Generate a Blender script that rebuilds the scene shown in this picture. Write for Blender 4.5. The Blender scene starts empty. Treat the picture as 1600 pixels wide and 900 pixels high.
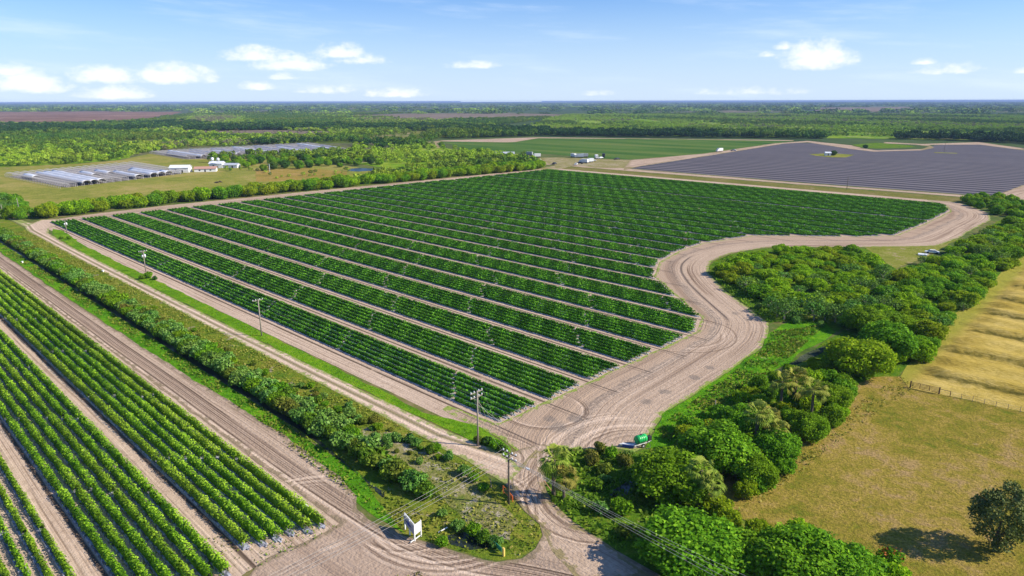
import bpy, math, random
import numpy as np
from mathutils import Vector, Matrix, noise as mnoise
from mathutils.geometry import delaunay_2d_cdt

random.seed(7)
rng = np.random.default_rng(7)
sc = bpy.context.scene
COL = sc.collection

# ------------------------------------------------------------------ camera geometry
F = 1067.0
PITCH = math.atan(292 / F)
H = 60.0
ROLL = math.radians(-0.143)
AZ = math.radians(45.9)
RGT = (math.sin(AZ), math.cos(AZ))          # camera right on the ground (u, v)
FWD = (-math.cos(AZ), math.sin(AZ))         # camera forward on the ground


def P(x, y, z=0.0):
    """world point at height z seen at pixel x, y of the 1600 x 900 photograph"""
    a = x - 800
    b = -(y - 450)
    a, b = a * math.cos(ROLL) - b * math.sin(ROLL), a * math.sin(ROLL) + b * math.cos(ROLL)
    fx = F * math.cos(PITCH) + b * math.sin(PITCH)
    fz = -F * math.sin(PITCH) + b * math.cos(PITCH)
    t = -(H - z) / fz
    a *= t
    fx *= t
    return (a * RGT[0] + fx * FWD[0], a * RGT[1] + fx * FWD[1])


def P3(x, y, z=0.0):
    p = P(x, y, z)
    return (p[0], p[1], z)


def PP(pts):
    return [P(*p) for p in pts]


def scale_at(p):
    """metres per pixel of the 1600 wide photo at ground point p"""
    d = p[0] * FWD[0] + p[1] * FWD[1]
    return (d * math.cos(PITCH) + H * math.sin(PITCH)) / F


cam_d = bpy.data.cameras.new('camera')
cam = bpy.data.objects.new('camera', cam_d)
COL.objects.link(cam)
sc.camera = cam
cam_d.sensor_width = 36
cam_d.lens = 36 * F / 1600
cam_d.clip_start = 0.5
cam_d.clip_end = 80000
r = Vector((RGT[0], RGT[1], 0))
f = Vector((FWD[0] * math.cos(PITCH), FWD[1] * math.cos(PITCH), -math.sin(PITCH)))
u = r.cross(f)
R2, U2 = r * math.cos(ROLL) + u * math.sin(ROLL), -r * math.sin(ROLL) + u * math.cos(ROLL)
M = Matrix((R2, U2, -f)).transposed().to_4x4()
M.translation = (0, 0, H)
cam.matrix_world = M

# ------------------------------------------------------------------ tagging, linking


def tag(o, label=None, cat=None, group=None, kind=None):
    if label: o['label'] = label
    if cat: o['category'] = cat
    if group: o['group'] = group
    if kind: o['kind'] = kind
    return o


def empty(name, loc=(0, 0, 0), rz=0.0):
    o = bpy.data.objects.new(name, None)
    o.empty_display_size = 0.5
    COL.objects.link(o)
    o.location = loc
    o.rotation_euler = (0, 0, rz)
    return o


def link(name, me, parent=None, loc=None):
    o = bpy.data.objects.new(name, me)
    COL.objects.link(o)
    if parent: o.parent = parent
    if loc: o.location = loc
    return o


def copy_tree(o, parent=None):
    c = o.copy()
    COL.objects.link(c)
    c.parent = parent
    for ch in o.children:
        copy_tree(ch, c)
    return c


# ------------------------------------------------------------------ materials


class NT:
    def __init__(s, name):
        s.m = bpy.data.materials.new(name)
        s.m.use_nodes = True
        s.t = s.m.node_tree
        s.bsdf = s.t.nodes['Principled BSDF']
        s.out = s.t.nodes['Material Output']

    def n(s, typ, **kw):
        nd = s.t.nodes.new(typ)
        for k, v in kw.items():
            setattr(nd, k, v)
        return nd

    def l(s, a, b):
        s.t.links.new(a, b)

    def val(s, sock, v):
        if hasattr(v, 'is_linked') or isinstance(v, bpy.types.NodeSocket):
            s.l(v, sock)
        else:
            sock.default_value = v

    def math(s, op, a, b=None, c=None, clamp=False):
        nd = s.n('ShaderNodeMath', operation=op, use_clamp=clamp)
        s.val(nd.inputs[0], a)
        if b is not None: s.val(nd.inputs[1], b)
        if c is not None: s.val(nd.inputs[2], c)
        return nd.outputs[0]

    def noise(s, vec, scale, detail=4, rough=0.55, dist=0.0):
        nd = s.n('ShaderNodeTexNoise')
        s.l(vec, nd.inputs['Vector'])
        nd.inputs['Scale'].default_value = scale
        nd.inputs['Detail'].default_value = detail
        nd.inputs['Roughness'].default_value = rough
        nd.inputs['Distortion'].default_value = dist
        return nd.outputs['Fac']

    def ramp(s, fac, stops, interp='LINEAR'):
        nd = s.n('ShaderNodeValToRGB')
        cr = nd.color_ramp
        cr.interpolation = interp
        while len(cr.elements) < len(stops): cr.elements.new(0.5)
        for e, (p, c) in zip(cr.elements, stops):
            e.position = p
            e.color = c if len(c) == 4 else (*c, 1)
        s.val(nd.inputs[0], fac)
        return nd.outputs[0]

    def mix(s, fac, a, b, typ='MIX'):
        nd = s.n('ShaderNodeMix', data_type='RGBA', blend_type=typ)
        s.val(nd.inputs[0], fac)
        for i, v in ((6, a), (7, b)):
            if isinstance(v, (tuple, list)):
                nd.inputs[i].default_value = v if len(v) == 4 else (*v, 1)
            else:
                s.l(v, nd.inputs[i])
        return nd.outputs[2]

    def step(s, x, lo, hi):
        nd = s.n('ShaderNodeMapRange', interpolation_type='SMOOTHSTEP')
        s.val(nd.inputs[0], x)
        s.val(nd.inputs[1], lo)
        s.val(nd.inputs[2], hi)
        return nd.outputs[0]

    def pos(s):
        return s.n('ShaderNodeNewGeometry').outputs['Position']

    def attr(s, name):
        return s.n('ShaderNodeAttribute', attribute_name=name).outputs['Fac']

    def sc(s, vec, sx, sy, sz=1.0):
        nd = s.n('ShaderNodeVectorMath', operation='MULTIPLY')
        s.l(vec, nd.inputs[0])
        nd.inputs[1].default_value = (sx, sy, sz)
        return nd.outputs[0]

    def comb(s, x, y, z=0.0):
        nd = s.n('ShaderNodeCombineXYZ')
        s.val(nd.inputs[0], x); s.val(nd.inputs[1], y); s.val(nd.inputs[2], z)
        return nd.outputs[0]

    def finish(s, col, rough=0.9, bump=None, bstr=0.5, bdist=0.1, spec=0.0):
        s.val(s.bsdf.inputs['Base Color'], col if not isinstance(col, tuple) else (*col[:3], 1))
        s.val(s.bsdf.inputs['Roughness'], rough)
        s.bsdf.inputs['Specular IOR Level'].default_value = spec
        if bump is not None:
            b = s.n('ShaderNodeBump')
            b.inputs['Strength'].default_value = bstr
            b.inputs['Distance'].default_value = bdist
            s.l(bump, b.inputs['Height'])
            s.l(b.outputs[0], s.bsdf.inputs['Normal'])
        return s.m


def simple(name, col, rough=0.7, metal=0.0, var=0.15, scale=2.0, spec=0.4):
    t = NT(name)
    nz = t.noise(t.pos(), scale, 5)
    c = t.mix(nz, tuple(min(1, x * (1 - var)) for x in col), tuple(min(1, x * (1 + var)) for x in col))
    t.bsdf.inputs['Metallic'].default_value = metal
    return t.finish(c, rough, spec=spec)


def leaf_mat(name, dark, mid, light, trans=0.25, rnd=0.35, yel=(0.25, 0.22, 0.04), yamt=0.15, scale=0.25, rough=0.55, oiw=0.6):
    """leaf colour: each leaf has its own tint, each plant its own shade, patches turn yellow"""
    t = NT(name)
    ti = t.attr('tint')
    c = t.ramp(ti, [(0.0, dark), (0.5, mid), (1.0, light)])
    oi = t.n('ShaderNodeObjectInfo').outputs['Random']
    nz = t.noise(t.pos(), scale, 3)
    k = t.math('ADD', t.math('MULTIPLY', oi, oiw), t.math('MULTIPLY', nz, 1.3 - oiw))
    c = t.mix(t.math('MULTIPLY', t.step(k, 0.45, 1.0), yamt * 3, clamp=True), c, t.mix(ti, tuple(0.5 * q for q in yel), yel))
    hsv = t.n('ShaderNodeHueSaturation')
    t.l(c, hsv.inputs['Color'])
    t.l(t.math('MULTIPLY_ADD', t.noise(t.pos(), scale * 3, 2), rnd * 2, 1 - rnd), hsv.inputs['Value'])
    c = hsv.outputs[0]
    m = t.finish(c, rough, spec=0.04)
    if trans > 0:
        tr = t.n('ShaderNodeBsdfTranslucent')
        t.l(t.mix(0.5, c, (0.16, 0.3, 0.01), 'MIX'), tr.inputs[0])
        mx = t.n('ShaderNodeMixShader')
        mx.inputs[0].default_value = trans
        t.l(t.bsdf.outputs[0], mx.inputs[1])
        t.l(tr.outputs[0], mx.inputs[2])
        t.l(mx.outputs[0], t.out.inputs[0])
    return m


SAND_D = (0.24, 0.160, 0.110)
SAND_M = (0.46, 0.33, 0.232)
SAND_L = (0.64, 0.49, 0.37)


ARCS = [(*P(640, 815), 3.5, 9), (*P(700, 800), 8, 15), (*P(480, 800), 6, 12), (*P(930, 780), 7, 14), (*P(760, 720), 5, 11), (*P(1010, 720), 8, 20), (*P(850, 640), 6, 10), (*P(1060, 520), 10, 16)]
DAMP = [(*P(875, 668), 2.6), (*P(900, 655), 2.2), (*P(860, 655), 1.6), (*P(1010, 628), 1.8), (*P(1040, 612), 1.6), (*P(1085, 590), 1.8), (*P(1110, 575), 1.4), (*P(1150, 490), 2.0), (*P(1170, 500), 1.5), (*P(1440, 348), 3.5)]


def track_mat(name, tone=1.0, lines=1.0, edge_col=(0.16, 0.22, 0.03), mode=None):
    """sandy road: tyre tracks follow the road's own along / across coordinates"""
    t = NT(name)
    al, ac, ed = t.attr('along'), t.attr('across'), t.attr('edge')
    p = t.pos()
    wob = t.math('MULTIPLY', t.math('SUBTRACT', t.noise(t.comb(t.math('MULTIPLY', al, 0.03), t.math('MULTIPLY', ac, 0.05)), 1.0, 3), 0.5), 1.6)
    aw = t.math('ADD', ac, wob)
    v1 = t.comb(t.math('MULTIPLY', al, 0.012), t.math('MULTIPLY', aw, 1.0))
    v2 = t.comb(t.math('MULTIPLY', al, 0.025), t.math('MULTIPLY', aw, 3.0), 3.0)
    v3 = t.comb(t.math('MULTIPLY', al, 0.010), t.math('MULTIPLY', aw, 0.22), 7.0)
    n1 = t.noise(v1, 1.0, 4, 0.6, 0.1)
    n2 = t.noise(v2, 1.0, 3, 0.6, 0.1)
    n3 = t.noise(v3, 1.0, 3, 0.5)
    pn = t.noise(p, 0.09, 5, 0.65, 0.5)
    fn = t.noise(p, 1.1, 6, 0.75)
    tr = t.math('ADD', t.math('MULTIPLY', n1, 0.6), t.math('MULTIPLY', n2, 0.4))
    use = t.step(t.noise(t.comb(t.math('MULTIPLY', al, 0.014), t.math('MULTIPLY', ac, 0.12), 2.0), 1.0, 3), 0.36, 0.56)
    base = t.mix(pn, tuple(x * tone for x in SAND_M), tuple(x * tone for x in SAND_L))
    base = t.mix(t.step(fn, 0.3, 0.75), base, tuple(x * tone * 0.82 for x in SAND_M))
    if mode == 'loop':
        # inside the turning circle of the machines the headland is smooth brown soil
        aa = t.math('ADD', t.math('ABSOLUTE', ac), t.math('MULTIPLY', t.math('SUBTRACT', pn, 0.5), 7.0))
        use = t.math('MULTIPLY', use, t.step(aa, 15.5, 12.0))
        base = t.mix(t.step(aa, 12.5, 16), base, t.mix(fn, tuple(x * 0.82 for x in SAND_M), tuple(x * 1.0 for x in SAND_M)))
        gb = t.math('MULTIPLY', t.step(t.math('ABSOLUTE', t.math('SUBTRACT', aa, 13.4)), 2.0, 0.5), t.step(fn, 0.36, 0.6))
        base = t.mix(t.math('MULTIPLY', gb, 0.6), base, (0.16, 0.135, 0.115))
    c = t.mix(t.math('MULTIPLY', t.math('MULTIPLY', t.step(tr, 0.50, 0.42), use), 0.75 * lines), base, tuple(x * tone for x in SAND_D))
    c = t.mix(t.math('MULTIPLY', t.math('MULTIPLY', t.step(tr, 0.41, 0.36), use), 0.75 * lines), c, tuple(x * tone * 0.45 for x in SAND_D))
    c = t.mix(t.math('MULTIPLY', t.math('MULTIPLY', t.step(tr, 0.55, 0.62), use), 0.6 * lines), c, tuple(min(0.78, x * tone * 1.2) for x in SAND_L))
    c = t.mix(t.math('MULTIPLY', t.step(n3, 0.50, 0.34), 0.5), c, tuple(x * tone * 0.9 for x in SAND_D))
    c = t.mix(t.math('MULTIPLY', t.math('MULTIPLY', t.step(pn, 0.40, 0.30), t.step(fn, 0.4, 0.6)), 0.6), c, (0.13, 0.105, 0.09))

    def rut(at, wd, k, col, c):
        d = t.math('ABSOLUTE', t.math('SUBTRACT', aw2, at))
        br = t.step(t.noise(t.comb(t.math('MULTIPLY', al, 0.03), at * 3.1), 1.0, 3), 0.28, 0.46)
        return t.mix(t.math('MULTIPLY', t.math('MULTIPLY', t.step(d, wd, wd * 0.4), br), k), c, col)
    wv2 = t.math('MULTIPLY', t.math('SUBTRACT', t.noise(t.comb(t.math('MULTIPLY', al, 0.02), 0.0), 1.0, 2), 0.5), 0.7)
    aw2 = t.math('ADD', ac, wv2)
    dk = tuple(x * 0.42 for x in SAND_D)
    if mode == 'main':
        c = t.mix(t.math('MULTIPLY', t.step(aw2, 1.1, 0.4), 0.35), c, (0.30, 0.205, 0.15))
        for at, wd, k in ((-2.1, .22, .85), (-1.35, .12, .6), (-1.0, .12, .6), (-.6, .14, .8), (-.2, .1, .5), (.25, .14, .8), (.75, .2, .95), (.5, .1, .5), (2.6, .1, .35)):
            c = rut(at, wd * 1.05, k, dk, c)
        c = rut(-2.6, .35, .6, tuple(x * 1.15 for x in SAND_L), c)
    if mode == 'lane':
        c = rut(0.0, .55, .75, (0.17, 0.15, 0.06), c)
        c = rut(.62, .1, .5, dk, c)
        for at in (-1.0, 1.0): c = rut(at, .5, .5, tuple(x * 1.25 for x in SAND_L), c)
    if mode == 'loop':
        ds = t.step(t.math('ABSOLUTE', t.math('SUBTRACT', al, 128)), 46, 34)
        d = t.math('ABSOLUTE', t.math('SUBTRACT', t.math('ABSOLUTE', aw), 10.0))
        c = t.mix(t.math('MULTIPLY', t.math('MULTIPLY', t.step(d, .55, .2), ds), .8), c, (0.09, 0.07, 0.06))
        sepn = t.n('ShaderNodeSeparateXYZ'); t.l(p, sepn.inputs[0])
        ph = t.math('MODULO', t.math('ADD', t.math('SUBTRACT', sepn.outputs[1], 85.0), 14.4 * 50), 14.4)
        for at, k in ((12.9, .85), (11.9, .45)):
            d = t.math('ABSOLUTE', t.math('SUBTRACT', ph, at))
            m = t.math('MULTIPLY', t.step(d, .3, .12), t.math('MULTIPLY', t.step(sepn.outputs[0], -70, -76), t.step(aa, 12, 13.5)))
            c = t.mix(t.math('MULTIPLY', m, k), c, (0.1, 0.075, 0.06))
    for ci, (cx, cy, r0, r1) in enumerate(ARCS if mode in ('main', 'loop', None) else ()):
        dv = t.n('ShaderNodeVectorMath', operation='DISTANCE'); t.l(p, dv.inputs[0]); dv.inputs[1].default_value = (cx, cy, 0)
        rad_ = t.math('ADD', dv.outputs['Value'], t.math('MULTIPLY', t.math('SUBTRACT', pn, 0.5), 1.5))
        ln_ = t.noise(t.comb(t.math('MULTIPLY', rad_, 1.5), ci * 7.7), 1.0, 3, 0.65)
        mk = t.math('MULTIPLY', t.step(rad_, r0, r0 + 1.5), t.step(rad_, r1, r1 - 1.5))
        mk = t.math('MULTIPLY', mk, t.step(t.noise(t.comb(t.math('MULTIPLY', t.n('ShaderNodeSeparateXYZ').outputs[0], 0.0), ci * 3.3) if False else t.sc(p, .07, .07), 1.0, 2), 0.38, 0.5))
        c = t.mix(t.math('MULTIPLY', t.math('MULTIPLY', t.step(ln_, 0.47, 0.40), mk), 0.7), c, tuple(x * 0.6 for x in SAND_D))
        c = t.mix(t.math('MULTIPLY', t.math('MULTIPLY', t.step(ln_, 0.54, 0.60), mk), 0.5), c, tuple(x * 1.15 for x in SAND_L))
    # damp grey patches of churned soil
    for (cx, cy, rr_) in DAMP if mode in ('loop', 'main') else ():
        dv = t.n('ShaderNodeVectorMath', operation='DISTANCE'); t.l(p, dv.inputs[0]); dv.inputs[1].default_value = (cx, cy, 0)
        q_ = t.math('ADD', dv.outputs['Value'], t.math('MULTIPLY', t.math('SUBTRACT', t.noise(p, .3, 5, .7), 0.5), rr_ * 2.2))
        c = t.mix(t.math('MULTIPLY', t.step(q_, rr_, rr_ * .45), 0.6), c, t.mix(fn, (0.12, 0.10, 0.085), (0.26, 0.215, 0.18)))
    e = t.math('ADD', ed, t.math('MULTIPLY', t.math('SUBTRACT', t.noise(p, 0.55, 6, 0.7), 0.5), 2.6))
    g = t.mix(t.noise(p, 1.5, 3), edge_col, tuple(x * 1.7 for x in edge_col))
    c = t.mix(t.math('MULTIPLY', t.step(e, 0.36, 0.12), 0.85), c, g)
    b = t.math('ADD', t.math('MULTIPLY', tr, 1.0), t.math('MULTIPLY', t.noise(p, 2.2, 5), 0.6))
    return t.finish(c, 0.95, b, 0.9, 0.35)


def grass_mat(name, c1, c2, c3, bare=0.0, s=0.08, fine=2.5, bare_col=SAND_M, bump=0.6):
    t = NT(name)
    p = t.pos()
    a = t.noise(p, s, 5, 0.65, 0.4)
    b = t.noise(p, fine, 5, 0.7)
    m = t.noise(t.sc(p, 1, 1), s * 6, 5, 0.7)
    c = t.ramp(t.math('ADD', t.math('MULTIPLY', a, 0.55), t.math('MULTIPLY', m, 0.45)), [(0.36, c1), (0.5, c2), (0.62, c3)])
    c = t.mix(t.step(b, 0.25, 0.75), t.mix(0.55, c, tuple(x * 0.35 for x in c1)), c)
    if bare > 0:
        k = t.noise(p, s * 2.3, 6, 0.75, 0.3)
        c = t.mix(t.math('MULTIPLY', t.step(k, 0.66 - bare * 0.3, 0.72 - bare * 0.3), 0.85), c, t.mix(b, tuple(x * 0.7 for x in bare_col), bare_col))
    ed = t.attr('edge')
    return t.finish(c, 0.95, t.math('ADD', b, m), bump, 0.4)


def field_soil_mat(name, v0, period, tone=1.0, line=1.55, groundcol=None, dark_line=True):
    """sandy field soil: wheel tracks and one moist furrow along each drive aisle"""
    t = NT(name)
    p = t.pos()
    sep = t.n('ShaderNodeSeparateXYZ')
    t.l(p, sep.inputs[0])
    X, Y = sep.outputs[0], sep.outputs[1]
    w = t.math('MULTIPLY', t.math('SUBTRACT', t.noise(t.comb(t.math('MULTIPLY', X, 0.02), t.math('MULTIPLY', Y, 0.02)), 1.0, 3), 0.5), 0.5)
    yy = t.math('ADD', Y, w)
    ph = t.math('MODULO', t.math('ADD', t.math('SUBTRACT', yy, v0), period * 50), period)
    base = t.mix(t.noise(p, 0.07, 5, 0.6), tuple(x * tone for x in SAND_M), tuple(x * tone for x in SAND_L))
    base = t.mix(t.step(t.noise(p, 0.8, 6, 0.7), 0.4, 0.75), base, tuple(x * tone * 0.85 for x in SAND_M))
    v1 = t.comb(t.math('MULTIPLY', X, 0.02), t.math('MULTIPLY', Y, 2.0))
    n1 = t.noise(v1, 1.0, 5, 0.6, 0.1)
    c = t.mix(t.math('MULTIPLY', t.step(n1, 0.48, 0.38), 0.7), base, tuple(x * tone for x in SAND_D))
    c = t.mix(t.math('MULTIPLY', t.step(n1, 0.57, 0.66), 0.5), c, tuple(x * tone * 1.1 for x in SAND_L))
    if dark_line:
        d = t.math('ABSOLUTE', t.math('SUBTRACT', ph, line))
        br = t.noise(t.comb(t.math('MULTIPLY', X, 0.15), t.math('MULTIPLY', Y, 0.1)), 1.0, 4)
        c = t.mix(t.math('MULTIPLY', t.math('MULTIPLY', t.step(d, 0.42, 0.18), t.step(br, 0.22, 0.36)), 0.85), c, tuple(x * 0.32 for x in SAND_D))
    return t.finish(c, 0.95, t.math('ADD', n1, t.math('MULTIPLY', t.noise(p, 2.5, 5), 0.6)), 0.7, 0.3)


# ------------------------------------------------------------------ ground regions


def resample(poly, step, jit, closed=True):
    out = []
    n = len(poly)
    rngl = range(n if closed else n - 1)
    for i in rngl:
        a, b = poly[i], poly[(i + 1) % n]
        L = math.hypot(b[0] - a[0], b[1] - a[1])
        k = max(1, int(L / step))
        nx, ny = (-(b[1] - a[1]) / (L + 1e-9), (b[0] - a[0]) / (L + 1e-9))
        for j in range(k):
            q = j / k
            x, y = a[0] + (b[0] - a[0]) * q, a[1] + (b[1] - a[1]) * q
            s = mnoise.noise(Vector((x * 0.13, y * 0.13, 3))) * 1.3 + mnoise.noise(Vector((x * 0.7, y * 0.7, 1))) * 0.6
            out.append((x + nx * s * jit, y + ny * s * jit))
    if not closed: out.append(poly[-1])
    return out


def in_poly(X, Y, poly):
    inside = np.zeros(X.shape, bool)
    n = len(poly)
    for i in range(n):
        x1, y1 = poly[i]
        x2, y2 = poly[(i + 1) % n]
        c = ((y1 > Y) != (y2 > Y)) & (X < (x2 - x1) * (Y - y1) / (y2 - y1 + 1e-12) + x1)
        inside ^= c
    return inside


def line_dist(X, Y, line):
    """distance to polyline and arc length of the nearest point"""
    best = np.full(X.shape, 1e18)
    al = np.zeros(X.shape)
    side = np.zeros(X.shape)
    acc = 0.0
    for a, b in zip(line[:-1], line[1:]):
        dx, dy = b[0] - a[0], b[1] - a[1]
        L = math.hypot(dx, dy)
        if L < 1e-6: continue
        t = np.clip(((X - a[0]) * dx + (Y - a[1]) * dy) / L / L, 0, 1)
        d = (X - a[0] - t * dx) ** 2 + (Y - a[1] - t * dy) ** 2
        sg = np.sign(dx * (Y - a[1]) - dy * (X - a[0]))
        m = d < best
        best = np.where(m, d, best)
        al = np.where(m, acc + t * L, al)
        side = np.where(m, sg, side)
        acc += L
    return np.sqrt(best), al, side


def smooth_line(pts, it=3):
    for _ in range(it):
        q = [pts[0]]
        for a, b in zip(pts[:-1], pts[1:]):
            q.append((a[0] * .75 + b[0] * .25, a[1] * .75 + b[1] * .25))
            q.append((a[0] * .25 + b[0] * .75, a[1] * .25 + b[1] * .75))
        q.append(pts[-1])
        pts = q
    return pts


def smooth_poly(pts, it=2):
    for _ in range(it):
        q = []
        n = len(pts)
        for i in range(n):
            a, b = pts[i], pts[(i + 1) % n]
            q.append((a[0] * .75 + b[0] * .25, a[1] * .75 + b[1] * .25))
            q.append((a[0] * .25 + b[0] * .75, a[1] * .25 + b[1] * .75))
        pts = q
    return pts


def region(name, poly, z, mat, step=2.0, jit=0.4, grid=3.0, guide=None, kind='structure', edge_w=2.5, zf=None, label=None):
    b = resample(poly, step, jit)
    bx = np.array(b)
    x0, y0 = bx.min(0)
    x1, y1 = bx.max(0)
    while (x1 - x0) * (y1 - y0) / grid / grid > 90000: grid *= 1.3
    gx, gy = np.meshgrid(np.arange(x0, x1, grid), np.arange(y0, y1, grid))
    gx = (gx + rng.uniform(-.2, .2, gx.shape) * grid).ravel()
    gy = (gy + rng.uniform(-.2, .2, gy.shape) * grid).ravel()
    m = in_poly(gx, gy, b)
    gx, gy = gx[m], gy[m]
    d, _, _ = line_dist(gx, gy, b + [b[0]])
    m = d > grid * 0.45
    gx, gy, d = gx[m], gy[m], d[m]
    pts = [Vector(p) for p in b] + [Vector((x, y)) for x, y in zip(gx, gy)]
    nb = len(b)
    vs, es, fs, ov, oe, of = delaunay_2d_cdt(pts, [(i, (i + 1) % nb) for i in range(nb)], [], 1, 1e-5)
    vx = np.array([v.x for v in vs]); vy = np.array([v.y for v in vs])
    dd, _, _ = line_dist(vx, vy, b + [b[0]])
    zz = zf(vx, vy, dd) if zf else np.zeros(len(vx))
    me = bpy.data.meshes.new(name)
    me.from_pydata([(x, y, z + q) for x, y, q in zip(vx, vy, zz)], [], [tuple(t) for t in fs])
    # keep faces pointing up
    if len(me.polygons) and sum(p.normal.z for p in me.polygons) < 0: me.flip_normals()
    for p in me.polygons: p.use_smooth = True
    me.materials.append(mat)
    a = me.attributes.new('edge', 'FLOAT', 'POINT')
    a.data.foreach_set('value', np.clip(dd / edge_w, 0, 1).astype('f'))
    if guide:
        g, al, sd = line_dist(vx, vy, guide)
        a = me.attributes.new('along', 'FLOAT', 'POINT'); a.data.foreach_set('value', al.astype('f'))
        a = me.attributes.new('across', 'FLOAT', 'POINT'); a.data.foreach_set('value', (g * sd).astype('f'))
    o = link(name, me)
    if kind: o['kind'] = kind
    if label: o['label'] = label
    return o


# ------------------------------------------------------------------ leaf meshes


def quads_mesh(name, C, N, S, tint, mat, asp=0.75, extra=None, rg=rng):
    """rhombic leaf clumps at centres C facing N with size S; extra = (verts, faces, tints) joined in"""
    n = len(C)
    N = N / (np.linalg.norm(N, axis=1, keepdims=True) + 1e-9)
    A = rg.normal(size=(n, 3))
    T = np.cross(N, A); T /= np.linalg.norm(T, axis=1, keepdims=True) + 1e-9
    B = np.cross(N, T)
    S = S[:, None]
    V = np.empty((n, 4, 3))
    V[:, 0] = C + T * S
    V[:, 1] = C + B * S * asp + N * S * 0.15
    V[:, 2] = C - T * S
    V[:, 3] = C - B * S * asp + N * S * 0.15
    V = V.reshape(-1, 3)
    nf = n
    loops = np.arange(4 * n)
    starts = np.arange(n) * 4
    tints = tint
    if extra is not None:
        ev, ef, et = extra
        ev = np.asarray(ev); ef = np.asarray(ef)
        loops = np.concatenate([loops, ef.ravel() + 4 * n])
        starts = np.concatenate([starts, 4 * n + np.arange(len(ef)) * 4])
        V = np.concatenate([V, ev])
        tints = np.concatenate([tint, np.asarray(et)])
        nf += len(ef)
    me = bpy.data.meshes.new(name)
    me.vertices.add(len(V)); me.vertices.foreach_set('co', V.astype('f').ravel())
    me.loops.add(len(loops)); me.loops.foreach_set('vertex_index', loops.astype('i'))
    me.polygons.add(nf); me.polygons.foreach_set('loop_start', starts.astype('i'))
    a = me.attributes.new('tint', 'FLOAT', 'FACE')
    a.data.foreach_set('value', np.clip(tints, 0, 1).astype('f'))
    me.update(calc_edges=True)
    me.materials.append(mat)
    return me


def tube(pts, rads, seg=6):
    V, Fc = [], []
    for i, (p, rr) in enumerate(zip(pts, rads)):
        p = Vector(p)
        d = (Vector(pts[min(i + 1, len(pts) - 1)]) - Vector(pts[max(i - 1, 0)])).normalized()
        a = d.orthogonal().normalized(); b = d.cross(a)
        for k in range(seg):
            th = 2 * math.pi * k / seg
            V.append(tuple(p + (a * math.cos(th) + b * math.sin(th)) * rr))
    for i in range(len(pts) - 1):
        for k in range(seg):
            Fc.append((i * seg + k, i * seg + (k + 1) % seg, (i + 1) * seg + (k + 1) % seg, (i + 1) * seg + k))
    Fc.append(tuple(range(seg))[::-1])
    Fc.append(tuple(range((len(pts) - 1) * seg, len(pts) * seg)))
    return V, Fc


class MB:
    def __init__(s): s.v, s.f = [], []

    def add(s, v, f):
        o = len(s.v)
        s.v += [tuple(p) for p in v]
        s.f += [tuple(i + o for i in q) for q in f]
        return s

    def box(s, c, d, rz=0.0, rx=0.0, ry=0.0):
        M_ = Matrix.Rotation(rz, 3, 'Z') @ Matrix.Rotation(ry, 3, 'Y') @ Matrix.Rotation(rx, 3, 'X')
        vs = []
        for x in (-.5, .5):
            for y in (-.5, .5):
                for z in (-.5, .5):
                    vs.append(tuple(M_ @ Vector((x * d[0], y * d[1], z * d[2])) + Vector(c)))
        return s.add(vs, [(0, 1, 3, 2), (4, 6, 7, 5), (0, 4, 5, 1), (2, 3, 7, 6), (0, 2, 6, 4), (1, 5, 7, 3)])

    def bar(s, a, b, w):
        return s.add(*tube([a, b], [w, w], 5))

    def cyl(s, a, b, r1, r2=None, seg=12):
        return s.add(*tube([a, b], [r1, r2 if r2 is not None else r1], seg))

    def path(s, pts, rads, seg=6):
        return s.add(*tube(pts, rads, seg))

    def me(s, name, mat, smooth=False):
        m = bpy.data.meshes.new(name)
        m.from_pydata(s.v, [], s.f)
        m.materials.append(mat)
        if smooth:
            for p in m.polygons: p.use_smooth = True
        return m

    def build(s, name, mat, parent=None, smooth=False):
        return link(name, s.me(name, mat, smooth), parent)


# ------------------------------------------------------------------ light, sky, haze
EL = math.radians(34)
sx, sy = (RGT[0] * .985 - FWD[0] * .17, RGT[1] * .985 - FWD[1] * .17)
sl = math.hypot(sx, sy)
sun_d = bpy.data.lights.new('sun', 'SUN')
sun_d.energy = 5.0
sun_d.angle = math.radians(0.5)
sun_d.color = (1.0, 0.92, 0.77)
sun = bpy.data.objects.new('sun', sun_d)
COL.objects.link(sun)
sdir = Vector((sx / sl * math.cos(EL), sy / sl * math.cos(EL), math.sin(EL)))
sun.rotation_euler = (-sdir).to_track_quat('-Z', 'Y').to_euler()
sun.location = (0, 0, 300)

w = bpy.data.worlds.new('World')
sc.world = w
w.use_nodes = True
wt = w.node_tree
bg = wt.nodes['Background']


def wn(t, **k):
    n = wt.nodes.new(t)
    for a, b in k.items(): setattr(n, a, b)
    return n


def wl(a, b): wt.links.new(a, b)


def wm(op, a, b=None, c=None, clamp=False):
    n = wn('ShaderNodeMath', operation=op, use_clamp=clamp)
    for i, v in enumerate((a, b, c)):
        if v is None: continue
        if isinstance(v, (int, float)): n.inputs[i].default_value = v
        else: wl(v, n.inputs[i])
    return n.outputs[0]


sky = wn('ShaderNodeTexSky', sky_type='NISHITA')
sky.sun_disc = False
sky.sun_elevation = EL
sky.sun_rotation = math.atan2(sx, sy)
sky.altitude = 0
sky.air_density = 1.0
sky.dust_density = 0.6
sky.ozone_density = 2.5
tc = wn('ShaderNodeTexCoord')
nv = wn('ShaderNodeVectorMath', operation='NORMALIZE')
wl(tc.outputs['Generated'], nv.inputs[0])
sp = wn('ShaderNodeSeparateXYZ')
wl(nv.outputs[0], sp.inputs[0])
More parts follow.
